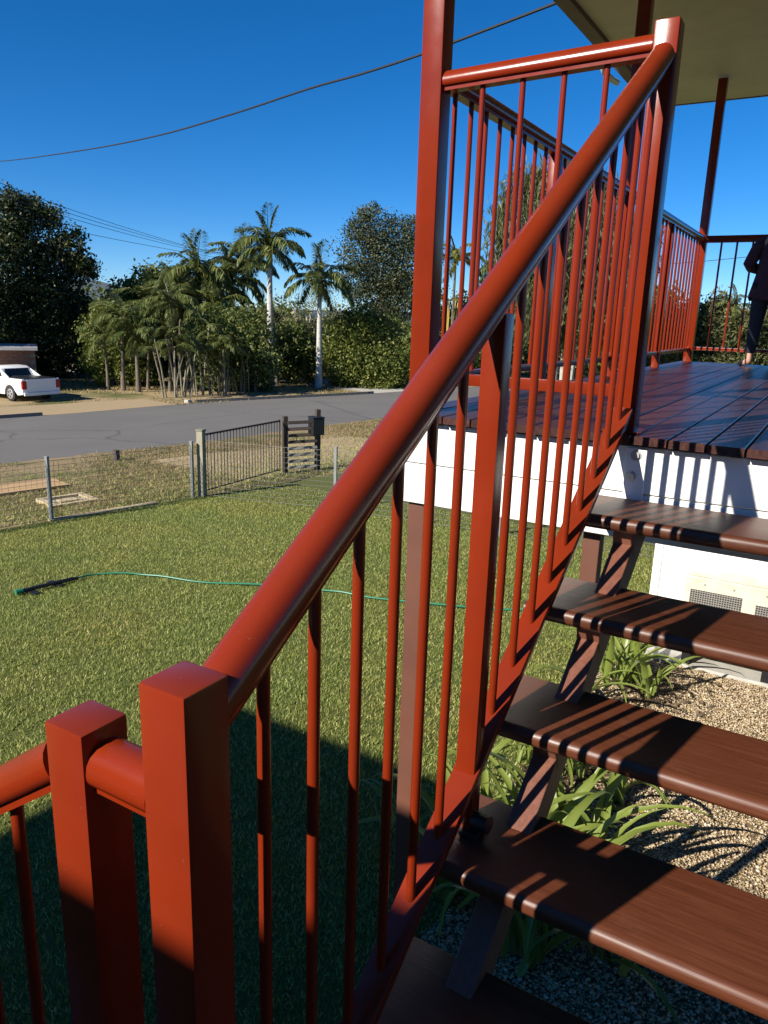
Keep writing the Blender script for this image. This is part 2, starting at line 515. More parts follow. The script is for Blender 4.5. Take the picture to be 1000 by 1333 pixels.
def near_road(t):
    return float(np.interp(t, [-60, 4, 9.3, 18, 30, 90], [7.4, 7.1, 7.0, 8.1, 8.6, 9.5])) + .06 * math.sin(t * 5.3) + .05 * math.sin(t * 12.7 + 1) + .03 * math.sin(t * 2.1)
def far_road(t):
    return float(np.interp(t, [-60, 8, 11, 17, 27, 60, 90], [18, 18.1, 18.15, 18.95, 17.8, 17.6, 17.5]))

def strip(name, fa, fb, t0, t1, nt_, ns, mat, dz=0.0):
    m = MB()
    vs, fs = [], []
    for i in range(nt_ + 1):
        t = t0 + (t1 - t0) * i / nt_
        a, b = fa(t), fb(t)
        for j in range(ns + 1):
            s = a + (b - a) * j / ns
            vs.append(P(s, t, dz))
    w = ns + 1
    for i in range(nt_):
        for j in range(ns):
            fs.append((i * w + j, i * w + j + 1, (i + 1) * w + j + 1, (i + 1) * w + j))
    m.add(vs, fs)
    return kind(m.build(name, mat), 'structure')

gp = MB().add([(-2500, -2500, -4.4), (2500, -2500, -4.4), (2500, 2500, -4.4), (-2500, 2500, -4.4)], [(0, 1, 2, 3)])
kind(gp.build('ground', MT['g_far']), 'structure')
strip('lawn', lambda t: -60.0, lambda t: 0.0, -70, 45, 60, 30, MT['g_lawn'])
strip('verge', lambda t: 0.0, near_road, -70, 90, 800, 10, MT['g_verge'])
strip('road', lambda t: near_road(t) - 0.0, far_road, -70, 150, 1100, 10, MT['g_road'])
strip('far_verge', far_road, lambda t: 90.0, -70, 150, 220, 16, MT['g_farverge'])
strip('sandy_driveway', lambda t: far_road(t) + 0.01, lambda t: 21.4, -20, 15.6, 40, 3, MT['g_sand'], 0.006)
strip('concrete_driveway', lambda t: far_road(t) + 0.01, lambda t: 27.0, 27.6, 31.0, 6, 8, MT['concrete'], 0.012)
strip('neighbour_driveway', lambda t: 33.0, lambda t: 42.0, 18.6, 22.4, 6, 8, MT['concrete'], 0.012)
strip('dirt_patch', lambda t: 1.2 + 0.3 * math.sin(t * 1.7), lambda t: 5.0 + 0.5 * math.sin(t * 1.1), 6.6, 13.5, 40, 4, MT['g_sand'], 0.004)

def kerb(t0, t1, label):
    m = MB()
    n = 24
    for i in range(n):
        a, b = t0 + (t1 - t0) * i / n, t0 + (t1 - t0) * (i + 1) / n
        vs = []
        for t in (a, b):
            s = far_road(t)
            for ds, dz in ((-0.02, 0.0), (0.0, 0.13), (0.06, 0.13), (0.06, -0.05), (-0.02, -0.05)):
                x, y = st(s + ds, t)
                vs.append((x, y, zs(s) + dz))
        fs = [(k, (k + 1) % 5, 5 + (k + 1) % 5, 5 + k) for k in range(5)]
        m.add(vs, fs)
    tag(m.build('kerb', MT['oldconcrete']), label, 'kerb', 'kerbs along the far side of the road')
kerb(17.0, 27.4, 'long low concrete kerb between the road and the palms')
kerb(-20.0, 9.6, 'low concrete kerb along the road in front of the white ute')

# garden bed of pebbles beside and under the stairs
def bed_edge(y):
    return -1.06 + 0.07 * math.sin(y * 2.3) + 0.03 * math.sin(y * 7.1 + 1)
m = MB()
ys = [-3.0 + 8.2 * i / 60 for i in range(61)]
vs = []
for y in ys:
    vs += [(bed_edge(y), y, -2.995), (3.2, y, -2.995)]
m.add(vs, [(2 * i, 2 * i + 1, 2 * i + 3, 2 * i + 2) for i in range(60)])
kind(m.build('gravel_bed', MT['g_gravel']), 'structure')

def pebbles(n):
    iv = np.array([(1, 0, 0), (-1, 0, 0), (0, 1, 0), (0, -1, 0), (0, 0, 1), (0, 0, -1)], dtype=float)
    fc = np.array([(0, 2, 4), (2, 1, 4), (1, 3, 4), (3, 0, 4), (2, 0, 5), (1, 2, 5), (3, 1, 5), (0, 3, 5)])
    x = RNG.uniform(-1.1, 1.7, n)
    y = RNG.uniform(-0.2, 5.15, n)
    keep = x > np.array([bed_edge(v) for v in y])
    x, y = x[keep], y[keep]
    n = len(x)
    s = RNG.uniform(0.0055, 0.0105, n) * (1 + (RNG.random(n) > 0.93) * 0.7)
    V = iv[None] * RNG.uniform(0.75, 1.25, (n, 6, 1)) * s[:, None, None]
    V *= np.stack([RNG.uniform(0.8, 1.4, n), RNG.uniform(0.8, 1.2, n), RNG.uniform(0.5, 0.8, n)], 1)[:, None]
    a = RNG.uniform(0, 6.28, n)
    c, s_ = np.cos(a)[:, None], np.sin(a)[:, None]
    X = V[:, :, 0] * c - V[:, :, 1] * s_
    Y = V[:, :, 0] * s_ + V[:, :, 1] * c
    V = np.stack([X + x[:, None], Y + y[:, None], V[:, :, 2] - 2.992 + RNG.uniform(0, 0.012, n)[:, None]], 2)
    F = fc[None] + (np.arange(n) * 6)[:, None, None]
    return kind(link('pebbles', indexed_mesh('pebbles', V.reshape(-1, 3), F.reshape(-1, 3), MT['pebble'], True)), 'stuff')
pebbles(90000)

def blades(name, xs, ys_, zf, h, w, mat, lean=0.6):
    n = len(xs)
    a = RNG.uniform(0, 6.28, n)
    b = RNG.uniform(0, 6.28, n)
    hh = h * RNG.uniform(0.55, 1.35, n)
    ww = w * RNG.uniform(0.7, 1.3, n) / 2
    l = RNG.uniform(0.1, lean, n) * hh
    z = zf
    base = np.stack([xs, ys_, z], 1)
    d = np.stack([np.cos(a) * ww, np.sin(a) * ww, np.zeros(n)], 1)
    tip = base + np.stack([np.cos(b) * l, np.sin(b) * l, hh], 1)
    base = base - np.array([0, 0, 0.004])
    V = np.stack([base - d, base + d, tip], 1).reshape(-1, 3)
    return kind(link(name, big_mesh(name, V, 3, mat)), 'stuff')

def clump_noise(x, y):
    return (np.sin(x * 9.1 + 2.3 * np.sin(y * 4.7)) * np.sin(y * 8.3 + 1.9 * np.sin(x * 5.9)) + np.sin(x * 23 + 3 * np.sin(y * 17)) * np.sin(y * 21 + 2 * np.sin(x * 19))) * 0.5

def lawn_grass(n):
    x = RNG.uniform(-10.6, 0.6, n)
    y = RNG.uniform(-3.0, 9.2, n)
    s = NX * x + NY * y - S0
    be = np.array([-1.06]) + 0.07 * np.sin(y * 2.3) + 0.03 * np.sin(y * 7.1 + 1)
    keep = (s < -0.03) & ((x < be + RNG.normal(0, 0.03, n)) | (y > 5.45))
    keep &= RNG.random(n) < (0.62 + 0.5 * clump_noise(x, y)) * np.clip(1.25 - np.hypot(x - 0.5, y + 2.5) / 22, .5, 1.2)
    x, y = x[keep], y[keep]
    blades('lawn_grass', x, y, np.full(len(x), -3.0), 0.028, 0.0088, MT['grass'], 1.1)
lawn_grass(1350000)

def verge_grass(n):
    s = RNG.uniform(0.02, 7.6, n)
    t = RNG.uniform(-6, 26, n)
    keep = (s < np.interp(t, [-60, 4, 9.3, 18, 30, 90], [7.4, 7.1, 7.0, 8.1, 8.6, 9.5]) + RNG.normal(0, .08, n))
    x = NX * (s + S0) + TX * t
    y = NY * (s + S0) + TY * t
    keep &= RNG.random(n) < 0.5 + 0.5 * np.sin(x * .9 + 1.3 * np.sin(y * .7))
    keep &= ~((s > 1.4) & (s < 4.9) & (t > 6.8) & (t < 13.3) & (RNG.random(n) < .93))
    s, x, y = s[keep], x[keep], y[keep]
    z = np.interp(s, [a for a, b in ZS], [b for a, b in ZS])
    blades('verge_grass', x, y, z, 0.06, 0.02, MT['drygrass'], 1.2)
    # greener growth close to the fence
    n2 = n // 4
    s = np.abs(RNG.normal(0, 2.2, n2)) + .02
    t = RNG.uniform(-6, 20, n2)
    k = s < 6
    s, t = s[k], t[k]
    blades('green_verge_grass', NX * (s + S0) + TX * t, NY * (s + S0) + TY * t, np.interp(s, [a for a, b in ZS], [b for a, b in ZS]), 0.05, 0.018, MT['grass'], 1.2)
verge_grass(140000)

def far_grass(n):
    s = RNG.uniform(18.4, 34, n)
    t = RNG.uniform(-4, 46, n)
    x = NX * (s + S0) + TX * t
    y = NY * (s + S0) + TY * t
    k = (RNG.random(n) < 0.5 + 0.5 * np.sin(x * .5 + 1.3 * np.sin(y * .4))) & ~((s < 21.5) & (t < 15.7)) & ~((t > 27.4) & (t < 31.2) & (s < 27))
    s, x, y = s[k], x[k], y[k]
    blades('far_verge_grass', x, y, np.full(len(x), -3.85), 0.10, 0.05, MT['drygrass'], 1.0)
far_grass(60000)

# far hills, blue distance haze mixed into their bush colour
hm = MB()
hv = []
prof = [(-900, 240, 0), (-830, 340, 6), (-770, 430, 6), (-739, 511, 16), (-716, 542, 27), (-699, 563, 30), (-682, 584, 24), (-650, 619, 9), (-560, 700, 5), (-420, 800, 6), (-200, 900, 5), (0, 950, 4), (300, 930, 5)]
for x, y, h in prof:
    hv += [(x, y, -6), (x * 1.08, y * 1.08, h), (x * 1.25, y * 1.25, -6)]
hf = []
for i in range(len(prof) - 1):
    a, b = 3 * i, 3 * (i + 1)
    hf += [(a, b, b + 1, a + 1), (a + 1, b + 1, b + 2, a + 2)]
hm.add(hv, hf)
kind(hm.build('hills', m_noise('hazy_hill_bush', [(0.3, (0.05, 0.075, 0.09)), (0.7, (0.08, 0.105, 0.12))], 0.02, 0.95), smooth=True), 'structure')

# ------------------------------------------------------------------ deck, stairs and balustrades
RISER, GOING = 0.167, 0.2471
PS = 0.030                                  # half post size
YU = -0.328                                 # line of the front railing
XT = -0.637                                 # line of the left railing
YF = 4.366                                  # line of the far railing
ROOFZ = 2.136
DX1 = 4.2                                   # house wall

def post_mesh(z0, z1, half=PS, name='post', mat=None):
    return MB().box(-half, half, -half, half, z0, z1).mesh(name, mat or MT['red'], bevel=0.004, seg=2, smooth=True)

LOAF = [(-.0275, 0.0), (-.0305, .007), (-.031, .014), (-.0295, .024), (-.025, .034), (-.017, .042), (-.007, .0455), (.007, .0455), (.017, .042), (.025, .034), (.0295, .024), (.031, .014), (.0305, .007), (.0275, 0.0), (.024, -.002), (.020, -.002), (.020, -.014), (-.020, -.014), (-.020, -.002), (-.024, -.002)]

LOAF = [(a * .9, b * .9) for a, b in LOAF]
def loaf(a, b, parent, name='handrail'):
    a, b = Vector(a), Vector(b)
    d = (b - a).normalized()
    ux = d.cross(Vector((0, 0, 1))).normalized()
    uy = ux.cross(d)
    return MB().extrude(LOAF, a, b, ux, uy).build(name, MT['red'], parent, smooth=True)

def rail_bar(a, b, w, h, parent, name='bottom_rail'):
    a, b = Vector(a), Vector(b)
    d = (b - a).normalized()
    ux = d.cross(Vector((0, 0, 1))).normalized()
    uy = ux.cross(d)
    pr = [(-w / 2, -h / 2), (w / 2, -h / 2), (w / 2, h / 2), (-w / 2, h / 2)]
    return MB().extrude(pr, a, b, ux, uy).build(name, MT['red'], parent, smooth=True, bevel=0.003)

def baluster_mesh(h, r=0.008):
    return MB().tube([(0, 0, 0), (0, 0, h)], r, 12).mesh('baluster', MT['red'], smooth=True)

# --- deck
deck = thing('deck', 'raised timber deck of dark oiled boards with white fascia at the head of the stairs', 'deck')
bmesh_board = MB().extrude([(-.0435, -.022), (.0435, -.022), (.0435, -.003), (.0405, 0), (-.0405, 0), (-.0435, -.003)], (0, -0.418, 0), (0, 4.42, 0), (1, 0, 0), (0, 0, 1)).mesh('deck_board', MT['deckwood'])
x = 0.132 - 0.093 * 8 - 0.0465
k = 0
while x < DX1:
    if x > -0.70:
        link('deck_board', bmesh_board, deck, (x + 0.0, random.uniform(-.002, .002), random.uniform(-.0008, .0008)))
    x += 0.093
def fboard(x0, x1, y0, y1, z0, z1):
    MB().box(x0, x1, y0, y1, z0, z1).build('fascia_board', MT['white'], deck, bevel=0.003)
fboard(-0.665, DX1, -0.385, -0.363, -0.157, -0.030)
fboard(-0.665, DX1, -0.384, -0.363, -0.288, -0.1605)
fboard(-0.665, -0.645, -0.361, 4.40, -0.157, -0.030)
fboard(-0.664, -0.645, -0.361, 4.40, -0.288, -0.1605)
jo = MB().box(-0.643, DX1, -0.025, 0.025, -0.14, -0.024).mesh('joist', MT['stringer'])
for i in range(9):
    link('joist', jo, deck, (0, -0.1 + i * 0.55, 0))
pl = MB().box(0.026, 0.080, -0.3925, -0.3855, -0.200, -0.034)
pl.build('bracket_plate', MT['white'], deck, bevel=0.0015)
for bx, bz in ((0.052, -0.052), (0.044, -0.110)):
    MB().tube([(bx, -0.3925, bz), (bx, -0.400, bz)], 0.0105, 6).tube([(bx, -0.3926, bz), (bx, -0.3945, bz)], 0.0145, 14).build('bolt', MT['galv'], deck)
sup = MB().box(-.030, .030, -.030, .030, -2.99, -0.290).mesh('support_post', MT['brown'], bevel=0.004)
for sx, sy in ((-0.622, -0.335), (1.4, -0.2), (4.1, -0.2), (1.4, 2.0), (4.1, 2.0), (4.1, 4.3), (1.4, 4.3)):
    link('support_post', sup, deck, (sx, sy, 0))
sb = MB()
for sx, sy in ((-0.622, -0.335),):
    sb.box(sx - .04, sx + .04, sy - .04, sy + .04, -3.0, -2.985)
sb.build('post_base', MT['galv'], deck)

# --- staircase
stair = thing('staircase', 'open stairs of thick dark brown timber treads rising to the deck', 'staircase')
TH, TD = 0.036, 0.236
rr = 0.016
prof = [(0.0 + TD, -TH + .004), (TD, -.004), (TD - .004, 0.0)]
for i in range(7):
    an = math.pi / 2 + math.pi / 2 * i / 6
    prof.append((rr + rr * math.cos(an), -rr + rr * math.sin(an)))
for i in range(7):
    an = math.pi + math.pi / 2 * i / 6
    prof.append((rr + rr * math.cos(an), -TH + rr + rr * math.sin(an)))
prof.append((TD - .004, -TH))
tread_me = MB().extrude(prof, (-0.050, 0, 0), (1.02, 0, 0), (0, 1, 0), (0, 0, 1)).mesh('tread', MT['treadwood'], smooth=True)
brk = MB().extrude([(-.075, -.036), (.06, -.036), (.06, -.050), (-.02, -.105), (-.05, -.105), (-.062, -.075)], (-.026, 0, 0), (.026, 0, 0), (0, 1, 0), (0, 0, 1)).mesh('tread_bracket', MT['stringer'], bevel=.002)
for i in range(1, 6):
    yy, zz = -0.656 - (i - 1) * GOING, -i * RISER
    link('tread', tread_me, stair, (0, yy + .001 * ((i * 7) % 3 - 1), zz))
    for sx in (0.090, 0.86):
        b_ = link('tread_bracket', brk, stair, (sx, yy + 0.115, zz))
# stringers
def strz(y):
    return -0.167 + 0.676 * (y + 0.656) - 0.112
for sx in (0.090, 0.86):
    y0, y1 = -1.90, -0.50
    d = Vector((0, y1 - y0, strz(y1) - strz(y0))).normalized()
    up = Vector((0, -d.z, d.y))
    MB().extrude([(-.025, -.085), (.025, -.085), (.025, 0), (-.025, 0)], (sx, y0, strz(y0)), (sx, y1, strz(y1)), (1, 0, 0), up).build('stringer', MT['stringer'], stair, bevel=.003)
MB().box(-.085, -.035, -.33, -.28, -.56, -.2895).build('hanger', MT['brown'], stair, bevel=.003)
# landing
land = thing('landing', 'low timber landing in shadow at the foot of the treads', 'landing')
lb = MB().extrude([(-.043, -.03), (.043, -.03), (.043, -.003), (.040, 0), (-.040, 0), (-.043, -.003)], (-0.21, 0, 0), (1.06, 0, 0), (0, 1, 0), (0, 0, 1)).mesh('landing_board', MT['treadwood'])
for i in range(12):
    link('landing_board', lb, land, (0, -1.90 - i * 0.09, -1.002))
MB().box(-.20, 1.05, -1.86, -1.83, -1.15, -1.035).build('bearer', MT['stringer'], land)
MB().box(-.20, 1.05, -2.86, -2.83, -1.15, -1.035).build('bearer', MT['stringer'], land)
lp = MB().box(-.03, .03, -.03, .03, -3.0, -1.152).mesh('support_post', MT['brown'], bevel=.004)
for sx in (-.15, 1.0):
    for sy in (-1.87, -2.84):
        link('support_post', lp, land, (sx, sy, 0))

# --- stair balustrade
GRP_R = 'red steel balustrade runs'
sbal = thing('stair_balustrade', 'red balustrade with thick handrail climbing the left side of the stairs', 'balustrade', group=GRP_R)
Y1 = -1.993
hs = 0.636
def hz(y):                                  # underside of the dome of the sloping handrail
    return 1.137 + hs * y
loaf((0, Y1 + PS + .0005, hz(Y1 + PS)), (0, YU - PS - .0005, hz(YU - PS)), sbal)
def bz(y):
    return 0.305 + 0.660 * y
rail_bar((0, -2.02, bz(-2.02)), (0, -0.37, bz(-0.37)), 0.050, 0.022, sbal)
link('newel_post', post_mesh(-1.0015, -0.052, name='newel_post'), sbal, (0, Y1, 0))
link('top_post', post_mesh(0.0, 1.004, name='top_post'), sbal, (0, YU, 0))
ft = MB().box(-.05, .05, -.05, .05, 0.0005, 0.006).build('foot_plate', MT['red'], sbal, (0, YU + .002, 0))
MY = -1.278
link('middle_post', post_mesh(-0.667, hz(MY) - .026, 0.0195, name='middle_post'), sbal, (0, MY, 0))
ft = MB().box(-.030, .036, -.034, .030, -0.6675, -0.655)
ft.build('foot_bracket', MT['black'], sbal, (0, MY, 0), bevel=.002)
MB().tube([(.020, -.005, -.640), (.052, -.010, -.637)], 0.017, 14).build('bolt_cap', MT['black'], sbal, (0, MY, 0), smooth=True)
by = [-1.8765 + 0.0952 * i for i in range(6)] + [-1.183 + 0.0958 * i for i in range(9)]
hb = hz(0) - bz(0)
bal_cache = {}
for y in by:
    z0, z1 = bz(y) + .008, hz(y) - .012
    key = round(z1 - z0, 2)
    if key not in bal_cache:
        bal_cache[key] = baluster_mesh(key + .006)
    link('baluster', bal_cache[key], sbal, (0, y, z0))

# --- landing railing (short return and the level rail along the landing)
lrail = thing('landing_railing', 'short red railing stepping sideways from the tall newel to a lower square post', 'railing', group=GRP_R)
X2, Y2 = -0.148, -1.994
link('newel_post', post_mesh(-1.0015, -0.140, name='newel_post'), lrail, (X2, Y2, 0))
loaf((X2 + PS + .0005, Y2, -0.198), (-PS - .0005, Y2, -0.198), lrail)
# lower flight turning left (towards -x)
LS = 0.685
def lz(x):
    return -0.214 + LS * (x + .178)
loaf((-2.55, Y2, lz(-2.55)), (X2 - PS - .0005, Y2, lz(X2 - PS)), lrail)
rail_bar((-2.60, Y2, lz(-2.60) - .80), (X2 - PS - .0005, Y2, lz(X2 - PS) - .80), .05, .022, lrail)
bmL = baluster_mesh(0.79)
for i in range(24):
    xx = X2 - .145 - .0965 * i
    link('baluster', bmL, lrail, (xx, Y2, lz(xx) - .80))
link('newel_post', post_mesh(-3.0, lz(-2.62) + .08, name='newel_post'), lrail, (-2.59, Y2, 0))
lst = thing('lower_staircase', 'lower flight of dark timber treads turning left down to the lawn', 'staircase')
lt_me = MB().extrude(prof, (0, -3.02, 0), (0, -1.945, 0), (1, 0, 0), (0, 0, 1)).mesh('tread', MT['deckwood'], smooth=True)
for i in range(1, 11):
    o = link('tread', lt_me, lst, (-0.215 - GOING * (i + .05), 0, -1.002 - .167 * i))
for sy in (-2.1, -2.9):
    MB().extrude([(-.025, -.085), (.025, -.085), (.025, 0), (-.025, 0)], (-2.75, sy, -2.93), (-.23, sy, -1.22), (0, 1, 0), Vector((-.56, 0, .83))).build('stringer', MT['stringer'], lst, bevel=.003)

# --- front railing
frail = thing('front_railing', 'short red railing along the deck front between tall post and stair top post', 'railing', group=GRP_R)
loaf((XT + .0335, YU, 0.925), (-PS - .0005, YU, 0.940), frail)
rail_bar((XT + .0335, YU, 0.108), (-PS, YU, 0.110), .030, .034, frail)
bmF = baluster_mesh(0.80)
for xx in (-0.489, -0.371, -0.256, -0.144):
    link('baluster', bmF, frail, (xx, YU, 0.123))

# --- roof posts
rp = post_mesh(0.0005, ROOFZ - .001, 0.033, 'roof_post')
tag(link('roof_post', rp, None, (XT, YU, 0)), 'tall red square post at the front corner of the deck', 'post', 'roof posts on the left deck edge')
tag(link('roof_post', rp, None, (XT, 1.88, 0)), 'red roof post halfway along the left deck railing', 'post', 'roof posts on the left deck edge')
fpost = tag(link('roof_post', rp, None, (XT, YF, 0)), 'red roof post at the far corner, lit below and dark above', 'post', 'roof posts on the left deck edge')
pc = MB().box(-.045, .045, -.045, .045, ROOFZ - .012, ROOFZ - .0012).mesh('post_cap', MT['white'])
link('post_cap', pc, fpost)

# --- left railing
leftr = thing('side_railing', 'long red railing running back along the left edge of the deck', 'railing', group=GRP_R)
for a, b in ((YU + .0335, 1.88 - .0335), (1.88 + .0335, YF - .0335)):
    loaf((XT, a, 0.950), (XT, b, 0.950), leftr)
    rail_bar((XT, a, 0.100), (XT, b, 0.100), .030, .026, leftr)
bmS = baluster_mesh(0.835)
y = -0.200
while y < YF - .06:
    if abs(y - 1.88) > .05 and abs(y - .74) > .05:
        link('baluster', bmS, leftr, (XT, y, 0.108))
    y += 0.1165
sp = post_mesh(0.0005, 0.94, 0.024, 'short_post')
for yy in (0.74, 3.1):
    link('short_post', sp, leftr, (XT, yy, 0))

# --- far railing
farr = thing('far_railing', 'red railing across the far end of the deck behind the standing person', 'railing', group=GRP_R)
loaf((XT + .0335, YF, 0.950), (DX1, YF, 0.950), farr)
rail_bar((XT + .0335, YF, 0.110), (DX1, YF, 0.110), .030, .026, farr)
for i in range(40):
    link('baluster', bmS, farr, (-0.493 + .1145 * i, YF, 0.118))

# --- deck roof
roof = thing('deck_roof', 'flat pale soffit and dark eave of the roof over the deck', 'roof')
RX0, RX1, RY0, RY1 = -1.30, DX1 + .6, -0.72, 5.05
n = 0
xs_ = [RX0 + .09, 0.28, 1.78, RX1 - .02]
ys_ = [RY0 + .02, 2.3, RY1 - .05]
for i in range(3):
    for j in range(2):
        MB().box(xs_[i] + .0015, xs_[i + 1] - .0015, ys_[j] + .0015, ys_[j + 1] - .0015, ROOFZ, ROOFZ + .012).build('soffit_panel', MT['soffit'], roof)
MB().box(RX0 + .06, RX0 + .09, RY0, RY1, ROOFZ - .03, ROOFZ + .17).build('fascia', MT['fascia'], roof, bevel=.003)
MB().box(RX0 + .092, RX1, RY1 - .047, RY1 - .02, ROOFZ - .004, ROOFZ + .17).build('fascia', MT['fascia'], roof, bevel=.003)
MB().box(RX0 + .092, RX1, RY0 - .012, RY0 + .017, ROOFZ - .03, ROOFZ + .17).build('fascia', MT['fascia'], roof, bevel=.003)
# quad gutter along the left eave
gp_ = [(-.058, -.02), (-.058, .085), (-.050, .090), (-.052, -.012), (.0, -.012), (.0, .085), (.004, .085), (.004, -.02)]
MB().extrude(gp_, (RX0 + .054, RY0 - .02, ROOFZ - .005), (RX0 + .054, RY1 + .02, ROOFZ - .005), (1, 0, 0), (0, 0, 1)).build('gutter', MT['fascia'], roof)
rs = MB()
npx = 46
vs = []
for i in range(npx + 1):
    xx = RX0 - .02 + (RX1 - RX0 + .02) * i / npx
    zz = ROOFZ + .20 + .02 * (i % 2)
    vs += [(xx, RY0 - .04, zz), (xx, RY1 + .03, zz)]
rs.add(vs, [(2 * i, 2 * i + 1, 2 * i + 3, 2 * i + 2) for i in range(npx)])
rs.build('roof_sheet', MT['roofsheet'], roof)
# white elbow under the eave
el = MB().tube([(-1.335, 3.52, 2.155), (-1.335, 3.54, 2.085), (-1.335, 3.60, 2.055), (-1.335, 3.80, 2.060), (-1.335, 3.95, 2.075)], 0.022, 10)
tag(el.build('pipe_elbow', MT['pvc'], smooth=True), 'small white pipe elbow tucked under the dark eave', 'pipe')

# --- house beside the deck and house behind the viewer
hs_ = thing('house', 'white weatherboard house along the right side of the deck', 'house')
for i in range(14):
    MB().extrude([(0, 0), (-.018, .004), (-.006, .158), (0, .158)], (DX1 + .02, 0.60, -0.05 + i * .156), (DX1 + .02, 4.6, -0.05 + i * .156), (1, 0, 0), (0, 0, 1)).build('weatherboard', MT['white'], hs_)
MB().box(DX1 + .021, DX1 + .12, .60, 4.6, -0.3, ROOFZ - .002).build('wall', MT['white'], hs_)
hb_ = thing('neighbouring_house', 'long low white house behind the stairs whose eave shades the lawn', 'house')
MB().box(-6.2, 7.0, -12.0, -6.4, -3.0, 2.03).build('wall', MT['white'], hb_)
MB().box(-6.75, 7.5, -12.5, -5.66, 2.032, 2.072).build('roof', MT['roofsheet'], hb_)
for wx in (-4.0, -1.0, 2.0):
    MB().box(wx - .6, wx + .6, -6.399, -6.36, -0.6, 0.9).build('window', MT['darkinner'], hb_)

# ------------------------------------------------------------------ white wall and air conditioner below the deck
ww = thing('white_panel_wall', 'white sheeted wall under the deck behind the air conditioner', 'wall')
wx = -0.885
edges = [wx, wx + .085, wx + 1.2, wx + 2.4, wx + 3.6]
for a, b in zip(edges[:-1], edges[1:]):
    MB().box(a + .003, b - .003, 5.36, 5.39, -2.99, -1.16).build('wall_panel', MT['white'], ww, bevel=.003)
MB().box(wx + .09, wx + 3.6, 5.352, 5.358, -2.05, -1.985).build('trim', MT['white'], ww, bevel=.001)
MB().box(wx + .02, wx + 3.6, 5.40, 5.46, -3.0, -1.15).build('frame', MT['white'], ww)
slab = tag(MB().box(-0.86, 2.8, 5.02, 5.33, -3.0, -2.955).build('slab_edge', MT['concrete'], bevel=.01), 'pale concrete slab edging the pebbles under the deck', 'slab')
ac = thing('air_conditioner', 'cream outdoor air conditioner with mesh grilles standing by the white wall', 'air conditioner', (-0.51, 5.02, -2.955))
MB().box(0, .92, .012, .32, .16, .915).build('casing', MT['cream'], ac, bevel=.012)
MB().box(.02, .90, .03, .30, .917, .927).build('lid', MT['cream'], ac, bevel=.004)
for fx in (.06, .78):
    MB().box(fx, fx + .08, .02, .31, .0, .159).build('foot', MT['black'], ac)
MB().box(.06, .52, .006, .0115, .22, .785).build('vent_opening', MT['darkinner'], ac)
MB().box(.64, .89, .006, .0115, .22, .745).build('vent_opening', MT['darkinner'], ac)
gm = MB()
for a, b, t_ in ((.06, .52, .785), (.64, .89, .745)):
    for i in range(int((b - a) / .022) + 1):
        gm.box(a + i * .022, a + i * .022 + .005, -.002, .0015, .22, t_)
    for i in range(int((t_ - .22) / .022) + 1):
        gm.box(a, b, .002, .0055, .22 + i * .022, .225 + i * .022)
kind(gm.build('grille', MT['grille'], ac), 'stuff')
for sx in (.18, .44, .72):
    MB().tube([(sx, .0118, .85), (sx, .004, .85)], .009, 8).build('screw', MT['galv'], ac)

# ------------------------------------------------------------------ plants in the bed
def blade_mesh(L, w, e0, bend, twist=0.0, n=9):
    """strap leaf rising at e0 deg and arching over; V section"""
    vs, fs = [], []
    x_ = z_ = 0.0
    y_ = 0.0
    for i in range(n + 1):
        u = i / n
        an = R(e0 - bend * u * u)
        if i:
            x_ += L / n * math.cos(an)
            z_ += L / n * math.sin(an)
            y_ += L / n * twist * u
        ww_ = w * (0.55 + 0.9 * u if u < .3 else 0.82) * (1 - max(0, u - .45) / .55) ** 0.75 + .0012
        nx, nz = -math.sin(an), math.cos(an)
        vs += [(x_ + nx * ww_ * .35, y_ - ww_ / 2, z_ + nz * ww_ * .35), (x_, y_, z_), (x_ + nx * ww_ * .35, y_ + ww_ / 2, z_ + nz * ww_ * .35)]
    for i in range(n):
        a = 3 * i
        fs += [(a, a + 1, a + 4, a + 3), (a + 1, a + 2, a + 5, a + 4)]
    me = bpy.data.meshes.new('leaf')
    me.from_pydata(vs, [], fs)
    me.materials.append(MT['strap'])
    me.shade_smooth()
    return me
LEAFS = [blade_mesh(.80, .062, 82, 110), blade_mesh(.72, .056, 72, 105, .15), blade_mesh(.88, .054, 62, 85, -.12), blade_mesh(.62, .064, 86, 60, .1), blade_mesh(.84, .058, 50, 66, .2), blade_mesh(.52, .056, 84, 36)]
def strap_plant(x, y, n, sc, label, spread=.05, seed=0):
    rg = random.Random(seed)
    t = thing('strap_leaf_plant', label, 'plant', (x, y, -2.993), group='strap leaved plants in the pebble bed')
    for i in range(n):
        o = link('leaf', rg.choice(LEAFS), t, (rg.gauss(0, spread), rg.gauss(0, spread), 0.0), (rg.gauss(0, .08), rg.gauss(0, .08), rg.uniform(0, 6.28)))
        s = sc * rg.uniform(.75, 1.2)
        o.scale = (s, s * rg.uniform(.8, 1.3), s)
strap_plant(-0.86, 4.35, 26, 1.0, 'lush upright strap leaved clump below the second tread from the top, lit by the sun', .09, 1)
strap_plant(-0.60, 4.22, 9, .8, 'thin straggling strap leaved plant between the lush clump and the pebbles', .06, 2)
strap_plant(-1.02, 3.72, 8, .9, 'strap leaved plant by the lawn edge behind the long stringer', .06, 3)
strap_plant(-0.78, 2.55, 15, .82, 'sprawling strap leaved clump with long leaves lying across the pebbles', .07, 4)
strap_plant(-1.12, 2.62, 11, .85, 'arching pale leaved clump at the lawn edge left of the stringer', .05, 5)
strap_plant(-0.42, 2.42, 10, .85, 'strap leaved plant with one yellow leaf lying on the pebbles', .06, 6)
strap_plant(-1.15, 1.45, 16, 1.0, 'dark shaded strap leaved clump under the lower treads, nearest the newel', .08, 7)
